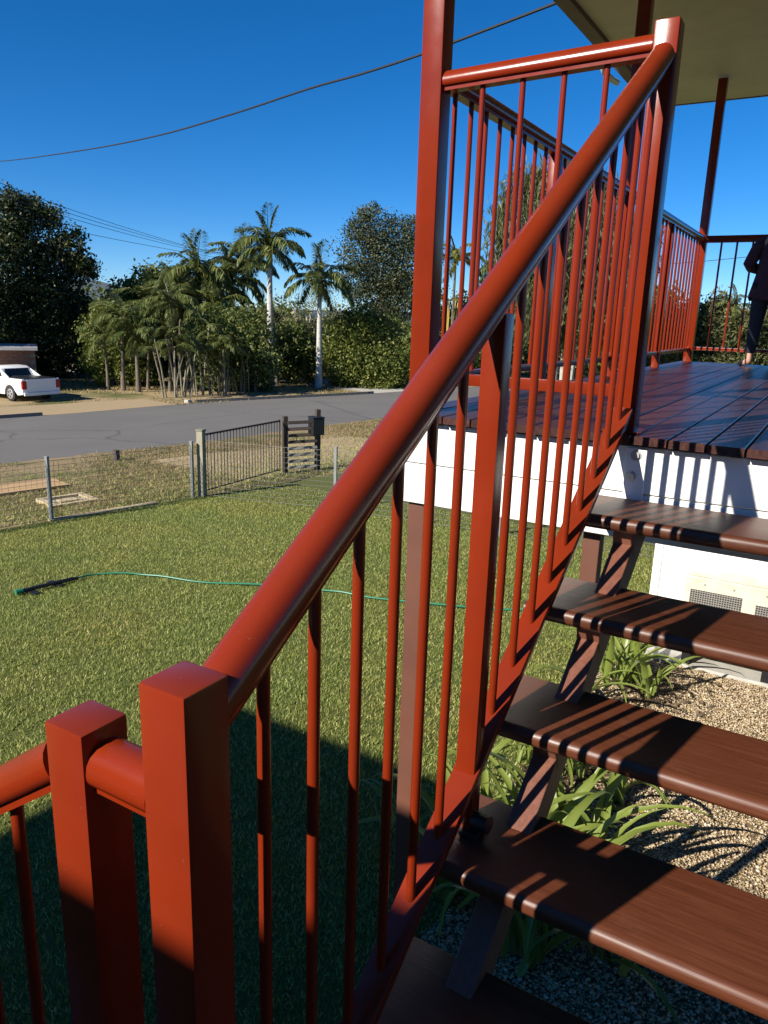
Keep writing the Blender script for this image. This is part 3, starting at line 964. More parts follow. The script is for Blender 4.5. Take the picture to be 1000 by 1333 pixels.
strap_plant(-0.72, 1.30, 18, 1.0, 'dark shaded strap leaved clump under the lowest lit tread', .08, 8)
strap_plant(-0.95, 0.95, 16, 1.15, 'large shaded strap leaved clump beneath the lowest treads', .09, 10)
strap_plant(-0.30, 1.5, 12, 1.1, 'shaded strap leaved clump spreading over dark pebbles under the lowest lit tread', .08, 11)
strap_plant(0.30, 1.25, 8, .8, 'small leafy clump poking up at the bottom edge right of the treads', .05, 12)
strap_plant(-0.62, 1.62, 20, 1.35, 'tall dark shaded clump standing between the stringer and the lit pebbles', .10, 13)
strap_plant(-0.45, 0.85, 18, 1.3, 'broad shaded clump spreading low beside the support of the lower treads', .10, 14)
strap_plant(-1.05, 1.75, 9, .9, 'shaded strap leaved clump at the lawn edge, half in the stair shadow', .08, 15)
strap_plant(-0.10, 1.05, 9, .8, 'small shaded strap leaved plant low in the pebbles at the bottom right', .06, 9)
ylw = blade_mesh(.34, .040, 6, 12)
ylw.materials.clear()
ylw.materials.append(m_leaf('yellowed_leaf', [(0, g(.30, .27, .04)), (1, g(.42, .36, .07))], .3))
yl = link('fallen_leaf', ylw, None, (-0.44, 2.30, -2.97), (0, 0, R(18)))
tag(yl, 'single yellowed strap leaf lying on the pebbles', 'leaf')

def litter(n):
    x = np.concatenate([RNG.normal(-.62, .22, n // 2), RNG.normal(-.62, .20, n - n // 2)])
    y = np.concatenate([RNG.normal(4.35, .3, n // 2), RNG.normal(2.75, .35, n - n // 2)])
    a = RNG.uniform(0, 6.28, n)
    l, w = RNG.uniform(.02, .07, n), RNG.uniform(.006, .016, n)
    c = np.stack([x, y, np.full(n, -2.972) + RNG.uniform(0, .015, n)], 1)
    d = np.stack([np.cos(a) * l, np.sin(a) * l, RNG.normal(0, .006, n)], 1)
    e = np.stack([-np.sin(a) * w, np.cos(a) * w, RNG.normal(0, .004, n)], 1)
    V = np.stack([c - d, c + e, c + d, c - e], 1).reshape(-1, 3)
    kind(link('leaf_litter', big_mesh('leaf_litter', V, 4, MT['litter'])), 'stuff')
litter(900)

# ------------------------------------------------------------------ hose on the lawn
hp = [(-7.38, 2.43), (-7.29, 2.74), (-7.23, 3.18), (-7.19, 3.48), (-6.9, 3.72), (-6.58, 3.86), (-5.95, 4.03), (-5.18, 4.42), (-4.45, 4.71), (-3.96, 4.81), (-2.91, 5.16), (-2.36, 5.44), (-1.7, 5.75), (-1.2, 6.3)]
def smooth_path(p, n=6):
    out = []
    for i in range(len(p) - 1):
        p0, p1, p2, p3 = p[max(i - 1, 0)], p[i], p[i + 1], p[min(i + 2, len(p) - 1)]
        for k in range(n):
            u = k / n
            out.append(tuple(0.5 * ((2 * b) + (-a + c) * u + (2 * a - 5 * b + 4 * c - d) * u * u + (-a + 3 * b - 3 * c + d) * u ** 3) for a, b, c, d in zip(p0, p1, p2, p3)))
    out.append(tuple(p[-1]))
    return out
hpts = [(a, b, -2.968 + .006 * math.sin(i * .7)) for i, (a, b) in enumerate(smooth_path(hp[2:]))]
hose = tag(MB().tube(hpts, .0105, 8).build('garden_hose', MT['hose'], smooth=True), 'green garden hose snaking across the lawn', 'hose')
spk = thing('sprinkler', 'flat dark sprinkler bar lying on the lawn at the end of the hose', 'sprinkler')
MB().tube([(-7.35, 2.58, -2.955), (-7.24, 3.16, -2.955)], .024, 10).build('bar', MT['black'], spk, smooth=True)
MB().tube([(-7.365, 2.50, -2.955), (-7.35, 2.58, -2.955)], .031, 10).build('end_cap', MT['hose'], spk, smooth=True)
MB().box(-7.43, -7.18, 2.62, 2.70, -2.995, -2.97).box(-7.43, -7.18, 2.95, 3.03, -2.995, -2.97).build('foot', MT['black'], spk)
MB().tube([(-7.25, 3.14, -2.956), (-7.22, 3.24, -2.96)], .022, 8).build('connector', MT['black'], spk)

# ------------------------------------------------------------------ fences and gate
def wire_fence(name, label, pts, h, group, posts, lean=0.0):
    t = thing(name, label, 'fence', (pts[0][0], pts[0][1], gz(*pts[0])), group=group)
    o0 = Vector((pts[0][0], pts[0][1], gz(*pts[0])))
    m = MB()
    for (x0, y0), (x1, y1) in zip(pts[:-1], pts[1:]):
        L = math.hypot(x1 - x0, y1 - y0)
        a = Vector((x0, y0, gz(x0, y0))) - o0
        b = Vector((x1, y1, gz(x1, y1))) - o0
        nh = 11
        for i in range(nh + 1):
            z = .04 + (h - .06) * i / nh
            rad = .0046 if i in (0, nh) else .0032
            sag = [a.lerp(b, u) + Vector((0, 0, z - .012 * math.sin(u * math.pi) + random.uniform(-.004, .004))) for u in [k_ / 6 for k_ in range(7)]]
            m.tube(sag, rad, 3, False)
        nv = int(L / .085)
        for i in range(nv + 1):
            p = a.lerp(b, i / nv)
            q = p + Vector((random.uniform(-.01, .01), random.uniform(-.01, .01), 0))
            m.tube([p + Vector((0, 0, .03)), q + Vector((0, 0, h - .03))], .0032, 3, False)
    kind(m.build('wire_mesh', MT['wire'], t), 'stuff')
    pm = MB().box(-.025, .025, -.025, .025, -.05, h + .04).box(-.028, .028, -.028, .028, h + .04, h + .055).mesh('post', MT['greysteel'], bevel=.003)
    for px_, py_ in posts:
        link('post', pm, t, Vector((px_, py_, gz(px_, py_))) - o0, (0, 0, R(13)))
    return t
GF = 'wire mesh fences round the lawn'
def fl(t):
    x_, y_ = st(0, t)
    return (x_, y_)
wire_fence('wire_fence', 'wire mesh fence on grey posts along the road side of the lawn', [fl(-6.0), fl(-2.9), fl(-.2), fl(2.39), fl(4.94)], 0.98, GF, [fl(-6.0), fl(-2.9), fl(-.2), fl(2.39), fl(4.94)])
wire_fence('wire_fence', 'wire mesh fence crossing the lawn from the timber gate post towards the deck', [(-9.12, 7.46), (-6.71, 8.09), (-3.77, 8.35), (-.6, 8.7), (3.0, 9.1)], 1.06, GF, [(-6.71, 8.09), (-3.77, 8.35), (-.6, 8.7), (3.0, 9.1)])
ed = MB()
e_pts = smooth_path([fl(2.35), fl(2.9), fl(3.5), fl(4.2)], 5)
for (x0, y0), (x1, y1) in zip(e_pts[:-1], e_pts[1:]):
    dx_, dy_ = x1 - x0, y1 - y0
    L = math.hypot(dx_, dy_)
    px_, py_ = -dy_ / L * .05, dx_ / L * .05
    ed.add([(x0 + px_, y0 + py_, -3.0), (x0 - px_, y0 - py_, -3.0), (x1 - px_, y1 - py_, -3.0), (x1 + px_, y1 + py_, -3.0), (x0 + px_, y0 + py_, -2.965), (x0 - px_, y0 - py_, -2.97), (x1 - px_, y1 - py_, -2.97), (x1 + px_, y1 + py_, -2.965)],
           [(0, 3, 2, 1), (4, 5, 6, 7), (0, 1, 5, 4), (2, 3, 7, 6), (1, 2, 6, 5), (3, 0, 4, 7)])
tag(ed.build('garden_edging', MT['edging']), 'low sandy edging strip along the foot of the wire fence', 'edging')

gpost = thing('gate_post', 'thick weathered timber gate post with a flat cap', 'post', (-9.19, 7.44, -3.0), R(13))
MB().box(-.06, .06, -.06, .06, 0, 1.20).build('shaft', MT['oldwood'], gpost, bevel=.006)
MB().box(-.07, .07, -.07, .07, 1.201, 1.235).build('cap', MT['oldwood'], gpost, bevel=.006)
# gate: runs from the timber post to the slatted stand
ga, gb = Vector((-9.30, 7.62, -3.0)), Vector((-9.46, 10.02, -3.03))
gl = (gb - ga).length
gate = thing('metal_gate', 'wide dark metal gate of thin upright bars beside the timber gate post', 'gate', ga, math.atan2(gb.y - ga.y, gb.x - ga.x))
gtop = 1.10
MB().tube([(0, 0, .06), (gl, 0, .06)], .014, 8).build('bottom_rail', MT['gatepaint'], gate)
MB().tube([(0, 0, gtop), (gl, 0, gtop)], .020, 8).build('top_rail', MT['darkwood'], gate)
for e in (.0, gl):
    MB().tube([(e, 0, .03), (e, 0, gtop + .03)], .016, 8).build('stile', MT['gatepaint'], gate)
gbm = MB().tube([(0, 0, .06), (0, 0, gtop)], .0095, 6).mesh('bar', MT['gatepaint'])
for i in range(1, 25):
    link('bar', gbm, gate, (gl * i / 25, 0, 0))
# slatted timber letterbox stand
ra, rb = Vector((-9.42, 10.15, -3.03)), Vector((-9.05, 10.81, -3.02))
rl = (rb - ra).length
rack = thing('slatted_stand', 'dark timber stand of horizontal slats at the far end of the gate', 'stand', ra, math.atan2(rb.y - ra.y, rb.x - ra.x))
MB().box(-.05, .05, -.05, .05, 0, 1.22).build('upright', MT['darkwood'], rack, bevel=.005)
MB().box(rl - .05, rl + .05, -.05, .05, 0, 1.34).build('upright', MT['darkwood'], rack, bevel=.005)
slat_me = MB().box(.04, rl - .04, -.022, .022, -.032, .032).mesh('slat', MT['slat'], bevel=.004)
slat_dk = MB().box(.04, rl - .04, -.022, .022, -.032, .032).mesh('slat', MT['darkwood'], bevel=.004)
for i in range(8):
    link('slat', slat_me if i < 4 else slat_dk, rack, (0, -.06, .12 + i * .138), (R(-18), 0, 0))
lbx = tag(MB().box(-.13, .13, -.14, .14, 0, .36).box(-.14, .14, -.15, .15, .361, .385).build('letterbox', MT['black'], None, rb + Vector((.02, -.08, .80)), bevel=.01), 'black box letterbox fixed high on the slatted stand', 'letterbox')
lbx.rotation_euler = (0, 0, rack.rotation_euler.z)
# things on the verge
bo = thing('cover_board', 'flat tan timber boards lying on the grass beyond the fence', 'boards', (-12.72, 6.32, -3.165), math.atan2(TY, TX))
for i in range(5):
    MB().box(-.66, .66, -.42 + i * .17, -.42 + i * .17 + .163, .03, .075).build('plank', MT['board'], bo, bevel=.004)
MB().box(-.5, -.42, -.4, .4, -.03, .029).box(.42, .5, -.4, .4, -.03, .029).build('batten', MT['darkwood'], bo)
pit = thing('meter_pit', 'small pale square pit frame set in the grass beside a fence post', 'pit frame', (-10.88, 5.86, -3.055), math.atan2(TY, TX))
for q in ((-.42, .42, -.34, -.24), (-.42, .42, .24, .34), (-.42, -.30, -.238, .238), (.30, .42, -.238, .238)):
    MB().box(*q, -.02, .055).build('frame_side', MT['edging'], pit, bevel=.006)
MB().box(-.298, .298, -.236, .236, -.02, .012).build('lid', MT['concrete'], pit)
MB().box(-.16, .16, -.12, .12, .0125, .045).build('meter_cap', MT['edging'], pit, bevel=.008)
MB_s = MB().tube([(0, 0, -.03), (0, 0, .27)], .085, 8)
tag(MB_s.build('stump', MT['darkwood'], None, (-14.32, 9.81, -3.32)), 'short dark timber stump near the road edge', 'stump')
MB_b = MB().box(-.12, .12, -.12, .12, -.02, .14)
tag(MB_b.build('marker_block', MT['concrete'], None, P(far_road(16.6) + .2, 16.6), bevel=.02), 'small pale concrete block at the end of the long kerb', 'block')

# ------------------------------------------------------------------ foliage
def leaf_quads(c, d, w_dir, l, w):
    return np.stack([c - d * l[:, None] / 2, c + w_dir * w[:, None] / 2, c + d * l[:, None] / 2, c - w_dir * w[:, None] / 2], 1).reshape(-1, 3)

def unit(v):
    return v / (np.linalg.norm(v, axis=1, keepdims=True) + 1e-9)

def crown_mesh(lobes, leaf, density, mat, droop=0.0, aspect=0.5, fill=1.0, seed=0, hole=0.0):
    rg = np.random.default_rng(seed)
    out = []
    for (cx, cy, cz, r) in lobes:
        ncl = max(8, int(density * r * r * 10))
        dirs = unit(rg.normal(size=(ncl, 3)))
        rad = r * (1 - 0.42 * rg.random(ncl) ** 1.6) * rg.uniform(.82, 1.12, ncl)
        cc = np.array([cx, cy, cz]) + dirs * rad[:, None] * np.array([1, 1, .92])
        per = rg.integers(16, 34, ncl)
        keep = rg.random(ncl) > hole
        cc, per = cc[keep], per[keep]
        idx = np.repeat(np.arange(len(cc)), per)
        n = len(idx)
        sig = .13 * r * fill + leaf * .55
        p = cc[idx] + rg.normal(size=(n, 3)) * sig * np.array([1, 1, .75])
        d = unit(rg.normal(size=(n, 3)) + np.array([0, 0, -droop]))
        wd = unit(np.cross(d, rg.normal(size=(n, 3))))
        l = leaf * rg.uniform(.6, 1.35, n)
        out.append(leaf_quads(p, d, wd, l, l * aspect * rg.uniform(.7, 1.3, n)))
    return big_mesh('crown', np.concatenate(out), 4, mat)

def limbs_mesh(lobes, r0, mat, seed=0, fork=.3, trunks=1):
    rg = random.Random(seed)
    m = MB()
    zt = max(l[2] for l in lobes)
    cx = sum(l[0] for l in lobes) / len(lobes)
    cy = sum(l[1] for l in lobes) / len(lobes)
    fz = zt * fork
    for k_ in range(trunks):
        ox, oy = (rg.uniform(-.6, .6), rg.uniform(-.6, .6)) if trunks > 1 else (0, 0)
        top = Vector((cx * .6 + ox * 1.4, cy * .6 + oy * 1.4, zt * .62))
        m.tube([(ox * .5, oy * .5, -.1), (ox * .5, oy * .5, .2), (ox + rg.uniform(-.1, .1), oy + rg.uniform(-.1, .1), fz), top], [r0 * 1.25, r0, r0 * .8, r0 * .4], 8)
    for (x_, y_, z_, r_) in lobes:
        a = Vector((cx * .3, cy * .3, min(fz * rg.uniform(.8, 1.3), z_ * .7)))
        b = Vector((x_, y_, z_ + r_ * .3))
        mid = a.lerp(b, .5) + Vector((rg.uniform(-.3, .3), rg.uniform(-.3, .3), -.15))
        m.tube([a, mid, b], [r0 * .45, r0 * .28, r0 * .08], 6)
        for j in range(3):
            e = b + Vector((rg.uniform(-1, 1), rg.uniform(-1, 1), rg.uniform(-.5, .9))) * r_ * .75
            m.tube([mid.lerp(b, .4 + .2 * j), e], [r0 * .14, r0 * .04], 5)
    return m.mesh('trunk', mat, smooth=True)

def tree(name, label, cat, base, lobes, leaf, density, mat, r0=.2, bark='bark', group=None, seed=0, droop=0., aspect=.5, fork=.3, trunks=1, hole=0., fill=1.):
    t = thing(name, label, cat, base, group=group)
    link('trunk', limbs_mesh(lobes, r0, MT[bark], seed, fork, trunks), t)
    link('crown', crown_mesh(lobes, leaf, density, MT[mat], droop, aspect, fill, seed, hole), t)
    return t

TREES = {
'dark': ((-41.12, 25.97, -3.85), [(-0.07, -0.52, 8.77, 1.36), (0.0, 1.47, 7.85, 1.76), (0.14, -0.6, 6.08, 2.44), (0.81, 1.92, 6.25, 1.52), (1.45, 2.76, 6.21, 1.02), (0.79, 0.71, 4.02, 2.3), (1.6, 2.21, 4.3, 1.1), (-0.13, -0.75, 2.67, 2.49), (1.6, 0.98, 2.29, 2.02), (1.75, 2.53, 2.96, 0.86), (-0.56, -2.13, 6.79, 2.77), (-1.01, -2.7, 3.05, 2.81), (0.49, 0.18, 9.24, 0.97), (2.26, 3.09, 6.1, 0.43), (1.61, 2.85, 0.89, 0.97), (0.89, 1.13, 0.91, 1.28), (2.01, 2.61, 1.61, 0.78), (-0.26, -0.12, 0.89, 1.7), (2.79, 2.27, 6.6, 0.67), (3.14, 2.71, 6.2, 0.4), (2.53, 1.95, 7.84, 0.66), (1.8, 0.98, 9.08, 0.7), (2.21, 1.52, 7.22, 0.79), (1.31, 0.3, 9.5, 0.6), (0.68, -0.6, 9.81, 0.59), (2.59, 2.02, 4.09, 0.72)]),
'umbrella': ((-33.73, 25.95, -3.85), [(-0.68, -0.12, 2.79, 1.04), (0.6, 0.25, 3.42, 1.1), (-0.21, 0.32, 1.59, 1.2), (1.23, 0.94, 2.46, 1.04), (-0.45, -0.52, 1.19, 0.89), (0.87, 0.49, 1.02, 1.04), (-0.19, -0.04, 3.99, 0.59), (0.97, 1.61, 0.79, 0.91)]),
'mid': ((-37.71, 32.81, -3.85), [(-0.03, -0.59, 5.23, 1.35), (0.49, 0.53, 5.57, 1.46), (-1.16, -1.14, 4.87, 1.06), (1.47, 0.84, 4.52, 1.46), (0.45, -0.16, 4.0, 1.65), (0.36, 1.17, 2.82, 1.7), (-0.03, -0.73, 2.8, 1.46), (1.67, 1.21, 2.38, 1.48)]),
'bush1': ((-27.69, 28.67, -3.85), [(-0.18, -0.6, 2.76, 1.45), (0.22, 0.94, 3.09, 1.4), (0.31, -0.3, 1.59, 1.54), (1.3, 0.71, 1.69, 1.23), (-0.76, -0.91, 1.35, 1.22), (1.35, 0.95, 0.59, 0.83), (-0.09, 0.12, 0.53, 0.99), (-0.77, -1.12, 2.74, 0.88)]),
'bush2': ((-24.23, 36.33, -3.85), [(-0.9, 0.02, 2.45, 1.75), (0.48, 0.83, 2.86, 1.56), (-0.45, 0.22, 1.25, 1.76), (1.47, 0.59, 1.57, 1.55), (-0.94, -1.11, 1.04, 1.27), (1.91, 1.72, 0.87, 1.21), (-0.13, 0.03, 3.94, 1.0), (1.01, 0.09, 0.44, 1.19), (-0.77, -0.1, 0.19, 1.02)]),
'under': ((-28.03, 34.89, -3.85), [(-0.66, -0.29, 1.31, 1.12), (0.29, 0.38, 0.89, 1.12), (0.21, -0.28, 2.26, 1.19), (-0.76, -0.9, 2.23, 0.83), (-1.53, -1.04, 0.83, 0.84)]),
'feathery': ((-26.7, 41.85, -3.85), [(-0.3, 0.24, 9.61, 1.5), (-0.84, -0.7, 8.02, 1.6), (0.85, 0.8, 8.84, 1.6), (0.12, 0.66, 7.16, 1.93), (1.78, 1.3, 7.44, 1.71), (-1.13, -0.64, 6.36, 1.31), (1.34, 1.2, 5.49, 1.73), (-0.14, 0.23, 5.19, 1.73), (2.39, 1.43, 5.27, 1.52), (-1.4, -0.81, 9.44, 0.7), (2.83, 1.94, 8.19, 1.0), (-0.44, -0.53, 10.46, 0.69), (1.96, 1.33, 9.57, 1.0)]),
'bare': ((-35.21, 45.75, -3.85), [(-1.07, -0.57, 4.29, 1.52), (0.25, 0.59, 4.91, 1.64), (-0.15, -0.32, 2.9, 1.76), (-1.68, -1.66, 3.41, 1.16), (1.35, 1.08, 3.53, 1.41), (1.03, 0.47, 6.32, 1.04)]),
'weep': ((-7.64, 23.28, -3.11), [(-1.35, -0.33, 7.21, 0.91), (-0.48, -0.24, 7.35, 0.85), (0.37, -0.41, 6.83, 0.83), (-1.66, -0.72, 6.27, 0.86), (-0.83, -0.06, 6.2, 1.12), (0.66, -0.6, 5.76, 1.07), (-1.57, 0.02, 5.11, 0.94), (-0.35, 0.48, 4.89, 1.15), (1.37, -0.26, 5.09, 0.98), (-2.05, -0.35, 5.34, 0.68), (1.53, 0.12, 6.05, 0.73), (0.74, 0.56, 4.16, 1.13), (-0.91, -0.74, 3.84, 0.87), (-0.02, 0.29, 3.38, 1.04)]),
'rightA': ((-21.53, 47.15, -3.85), [(-1.39, -0.13, 3.87, 1.6), (0.38, -0.34, 4.93, 1.68), (1.24, 0.64, 2.93, 1.7), (-0.54, -0.42, 2.08, 1.6), (-1.7, -1.07, 1.78, 1.29), (1.62, 0.6, 5.49, 1.14), (0.94, 0.33, 0.82, 1.39), (-1.05, -0.37, 0.2, 1.09)]),
'hedgeA': ((-3.12, 27.32, -3.0), [(-0.44, -0.15, 3.43, 0.7), (-0.65, 0.13, 2.76, 0.72), (0.1, -0.2, 3.19, 0.7), (0.7, -0.34, 3.34, 0.74), (1.23, 0.67, 3.23, 0.81), (-0.42, -0.01, 4.09, 0.43), (-1.13, 0.0, 2.61, 0.72), (0.39, 0.13, 2.54, 0.76), (1.28, 0.13, 2.32, 0.8), (-0.36, -0.38, 2.12, 0.65), (-1.71, -0.4, 2.59, 0.77), (-2.14, -0.05, 3.38, 0.67), (-1.4, 0.16, 3.54, 0.61)]),
'hedgeB': ((-0.44, 29.52, -3.0), [(-0.69, -0.12, 3.26, 0.94), (0.12, 0.56, 3.42, 1.0), (0.79, -0.31, 3.05, 1.08), (-0.3, -0.55, 2.47, 0.93), (1.7, -0.25, 3.09, 1.17)]),
'hedgeC': ((-6.34, 30.84, -3.14), [(-0.71, -0.41, 3.19, 1.01), (-0.12, -0.07, 4.13, 0.88), (-1.53, -0.73, 2.85, 0.96), (-0.37, -0.05, 2.27, 0.96), (0.53, 0.02, 2.31, 0.82)]),
}
GT = 'trees across the road'
b_, l_ = TREES['dark']
tree('spreading_tree', 'large dark spreading tree rising behind the white ute', 'tree', b_, l_, .20, 6.5, 'leaf_dark', .30, group=GT, seed=1, fork=.25, fill=.7, hole=.18)
tree('spreading_tree', 'huge dark tree added out of view on the left to shade its neighbour', 'tree', (-39.6, 15.2, -3.85), [(0, 0, 6.0, 2.4), (-1.6, .6, 7.6, 2.0), (.4, -1.2, 4.6, 2.4), (1.0, 1.0, 5.2, 2.0), (1.4, 1.6, 3.6, 1.8), (-2, -1, 5.4, 2)], .26, 2.4, 'leaf_dark', .36, group=GT, seed=2)  # unseen tree, added left of the view to darken the tree behind the ute
b_, l_ = TREES['umbrella']
tree('shrubby_tree', 'leafy shrubby tree right of the dark tree, close to the road verge', 'tree', b_, l_, .18, 8.0, 'leaf_light', .14, group=GT, seed=3)
b_, l_ = TREES['mid']
tree('rounded_tree', 'rounded mid green tree behind the cane stems', 'tree', b_, l_, .24, 5.0, 'leaf_mid', .2, group=GT, seed=4)
b_, l_ = TREES['bush1']
tree('bushy_shrub', 'dense deep green shrub at the road verge left of the tallest palm', 'shrub', b_, l_, .19, 7.0, 'leaf_mid', .12, group='big shrubs on the far verge', seed=5, fork=.15)
b_, l_ = TREES['bush2']
tree('bushy_shrub', 'wide yellowish green shrub right of the shorter palm, beside the red post', 'shrub', b_, l_, .18, 7.5, 'leaf_light', .12, group='big shrubs on the far verge', seed=6, fork=.15, hole=.05)
b_, l_ = TREES['under']
tree('bushy_shrub', 'low loose shrub between the two tall palm trunks', 'shrub', b_, l_, .22, 6.0, 'leaf_mid', .1, group='big shrubs on the far verge', seed=16, fork=.15)
b_, l_ = TREES['feathery']
tree('airy_tree', 'tall airy grey green tree behind the wide shrub, partly hidden by the red post', 'tree', b_, l_, .17, 6.0, 'leaf_grey', .24, group=GT, seed=7, fork=.4, hole=.18, fill=1.25)
b_, l_ = TREES['bare']
tree('thin_tree', 'thin sparse tree of bare grey twigs seen between the two tall palms', 'tree', b_, l_, .16, 1.2, 'leaf_olive', .2, 'palebark', group=GT, seed=8, hole=.3, fill=1.4)
b_, l_ = TREES['weep']
tree('weeping_tree', 'drooping dark olive tree with pale trunks beyond the deck railing', 'tree', b_, l_, .30, 26.0, 'leaf_olive', .13, 'palebark', group=GT, seed=9, droop=2.6, aspect=.15, trunks=4, fork=.45, fill=1.1)
b_, l_ = TREES['rightA']
tree('rounded_tree', 'bushy green tree seen through the front railing, right of the tall red post', 'tree', b_, l_, .22, 5.0, 'leaf_mid', .16, group=GT, seed=10, hole=.1)
GH = 'hedge trees beyond the far railing'
b_, l_ = TREES['hedgeA']
tree('hedge_shrub', 'tall spiky olive hedge shrub beyond the far railing, left of the person', 'shrub', b_, l_, .20, 14.0, 'leaf_olive', .1, group=GH, seed=11, aspect=.3, fork=.2)
b_, l_ = TREES['hedgeB']
tree('hedge_shrub', 'leafy hedge shrub beyond the far railing, hidden behind the person', 'shrub', b_, l_, .19, 11.0, 'leaf_mid', .1, group=GH, seed=12, aspect=.35, fork=.2)
b_, l_ = TREES['hedgeC']
tree('hedge_shrub', 'green hedge shrub seen through the bars of the side railing', 'shrub', b_, l_, .19, 11.0, 'leaf_mid', .1, group=GH, seed=13, fork=.2)
tree('thicket', 'dark mixed thicket filling the gap behind the bright shrubby tree and cane stems', 'thicket', (-40.33, 32.88, -3.85), [(-0.82, -0.36, 2.18, 1.52), (0.41, 1.11, 1.72, 1.55), (1.82, 2.54, 2.27, 1.56), (3.7, 3.49, 1.83, 1.56), (5.03, 5.06, 1.61, 1.58), (-0.15, -0.42, 0.48, 1.32), (0.9, 1.58, 0.31, 1.35), (2.34, 3.36, 0.33, 1.37), (5.38, 6.26, 2.39, 1.38), (1.9, 2.57, 4.28, 1.23), (3.82, 4.19, 4.36, 1.24), (-1.42, -1.22, 0.68, 1.22)], .26, 4.0, 'leaf_mid', .14, group=GT, seed=21, fork=.2)
tree('thicket', 'leafy thicket behind the two tall palm trunks', 'thicket', (-31.93, 43.19, -3.85), [(-1.56, -1.63, 2.43, 1.42), (-0.03, -0.01, 2.21, 1.44), (1.3, 0.95, 3.07, 1.43), (-0.78, -0.83, 0.84, 1.44), (1.07, 0.36, 0.9, 1.33), (-2.45, -2.25, 1.6, 1.31), (-3.09, -2.29, 3.44, 1.09)], .26, 4.0, 'leaf_olive', .14, group=GT, seed=22, fork=.2)
def far_line():
    rg = np.random.default_rng(5)
    lobes = []
    for i in range(120):
        t = -30 + 190 * i / 119
        s = rg.uniform(44, 52)
        x_, y_ = st(s, t)
        lobes.append((x_, y_, -3.85 + rg.uniform(1.0, 3.2), rg.uniform(1.8, 3.0)))
    for i in range(46):
        a = R(30 - 74 * i / 45)
        d_ = rg.uniform(60, 68)
        lobes.append((.5 + d_ * math.sin(-a), -2.5 + d_ * math.cos(a), -3.8 + rg.uniform(.8, 3.0), rg.uniform(2, 3.2)))
    kind(link('distant_trees', crown_mesh(lobes, .42, .55, MT['leaf_mid'], 0, .6, 1.0, 77)), 'stuff')
far_line()

# ------------------------------------------------------------------ palms
def frond_mesh(L, e0, bend, n, ll, mat, droop=.5, seed=0):
    rg = random.Random(seed)
    m = MB()
    pts, tang = [], []
    x_ = z_ = 0.0
    for i in range(n + 1):
        u = i / n
        an = R(e0 - bend * u ** 1.3)
        pts.append(Vector((x_, 0, z_)))
        tang.append(Vector((math.cos(an), 0, math.sin(an))))
        x_ += L / n * math.cos(an)
        z_ += L / n * math.sin(an)
    m.tube(pts, [.030 * L / 2.4 * (1 - .85 * i / n) + .004 for i in range(n + 1)], 4, False)
    for i in range(2, n + 1):
        u = i / n
        for sgn in (-1, 1):
            for q in (0, .5):
                p = pts[i - 1].lerp(pts[i], q)
                l = ll * (math.sin(math.pi * (0.12 + .83 * u)) ** .6) * rg.uniform(.85, 1.12)
                d = (tang[i] * rg.uniform(.55, .8) + Vector((0, sgn * rg.uniform(.7, .95), 0)) + Vector((0, 0, rg.uniform(-.1, .35) - droop * .3))).normalized()
                mid = p + d * l * .5
                tip = p + d * l * .92 + Vector((0, 0, -droop * l * rg.uniform(.3, .6)))
                w = d.cross(Vector((0, 0, 1))).normalized() * (.034 * L / 2.4 + .010)
                if w.length < 1e-4:
                    continue
                m.add([p - w * .35, mid - w, tip, mid + w], [(0, 1, 2, 3)])
    me = bpy.data.meshes.new('frond')
    me.from_pydata(m.v, [], m.f)
    me.materials.append(mat)
    return me
FR = {}
for key, mat in (('g', MT['frond']), ('y', MT['frondyellow'])):
    FR[key] = [frond_mesh(2.1, 86, 34, 28, .80, mat, .6, 1), frond_mesh(2.4, 58, 95, 26, .75, mat, .5, 2), frond_mesh(2.4, 34, 110, 26, .75, mat, .7, 3), frond_mesh(2.4, 8, 80, 24, .70, mat, .8, 4), frond_mesh(2.3, -18, 60, 22, .66, mat, .9, 5)]

def palm(name, label, base, h, r0, nf, sc, grp, col='g', seed=0, shaft=True, lean=0.0, trunkmat='palmtrunk', spear=True, base_r=None):
    rg = random.Random(seed)
    t = thing(name, label, 'palm tree', base, rg.uniform(0, 6.28), grp)
    sh = .16 * h if shaft else 0.02
    hh = h - sh
    pts, rad = [], []
    for i in range(13):
        u = i / 12
        pts.append((lean * u * u, .25 * lean * u, hh * u - .05 * (i == 0)))
        bul = r0 * (1.18 - .45 * u + .25 * math.exp(-((u - .06) / .12) ** 2))
        rad.append(bul)
    MB().tube(pts, rad, 12).build('trunk', MT[trunkmat], t, smooth=True)
    top = Vector((lean, .25 * lean, hh))
    if shaft:
        MB().tube([top, top + Vector((0, 0, sh * .25)), top + Vector((0, 0, sh * .7)), top + Vector((0, 0, sh))], [rad[-1] * 1.02, rad[-1] * 1.25, rad[-1] * 1.05, rad[-1] * .55], 12).build('crownshaft', MT['crownshaft'], t, smooth=True)
    top = top + Vector((0, 0, sh * .92))
    order = [0] * (3 if spear and nf > 14 else 1) + [1] * int(nf * .3) + [2] * int(nf * .32) + [3] * int(nf * .24) + [4] * max(1, int(nf * .14))
    for i, kx in enumerate(order):
        o = link('frond', FR[col][kx], t, top, (rg.gauss(0, .06), rg.gauss(0, .08), i * 2.399 + rg.uniform(-.3, .3)))
        s = sc * rg.uniform(.86, 1.1)
        o.scale = (s, s, s)
    return t
GP = 'palms across the road'
palm('royal_palm', 'tallest palm with a smooth grey trunk, standing clear against the sky', (-27.8, 32.19, -3.85), 7.75, .19, 21, 1.08, GP, seed=1)
palm('royal_palm', 'slightly shorter palm with a grey trunk, right of the tallest palm', (-25.4, 33.62, -3.85), 6.05, .16, 19, 1.0, GP, seed=2)
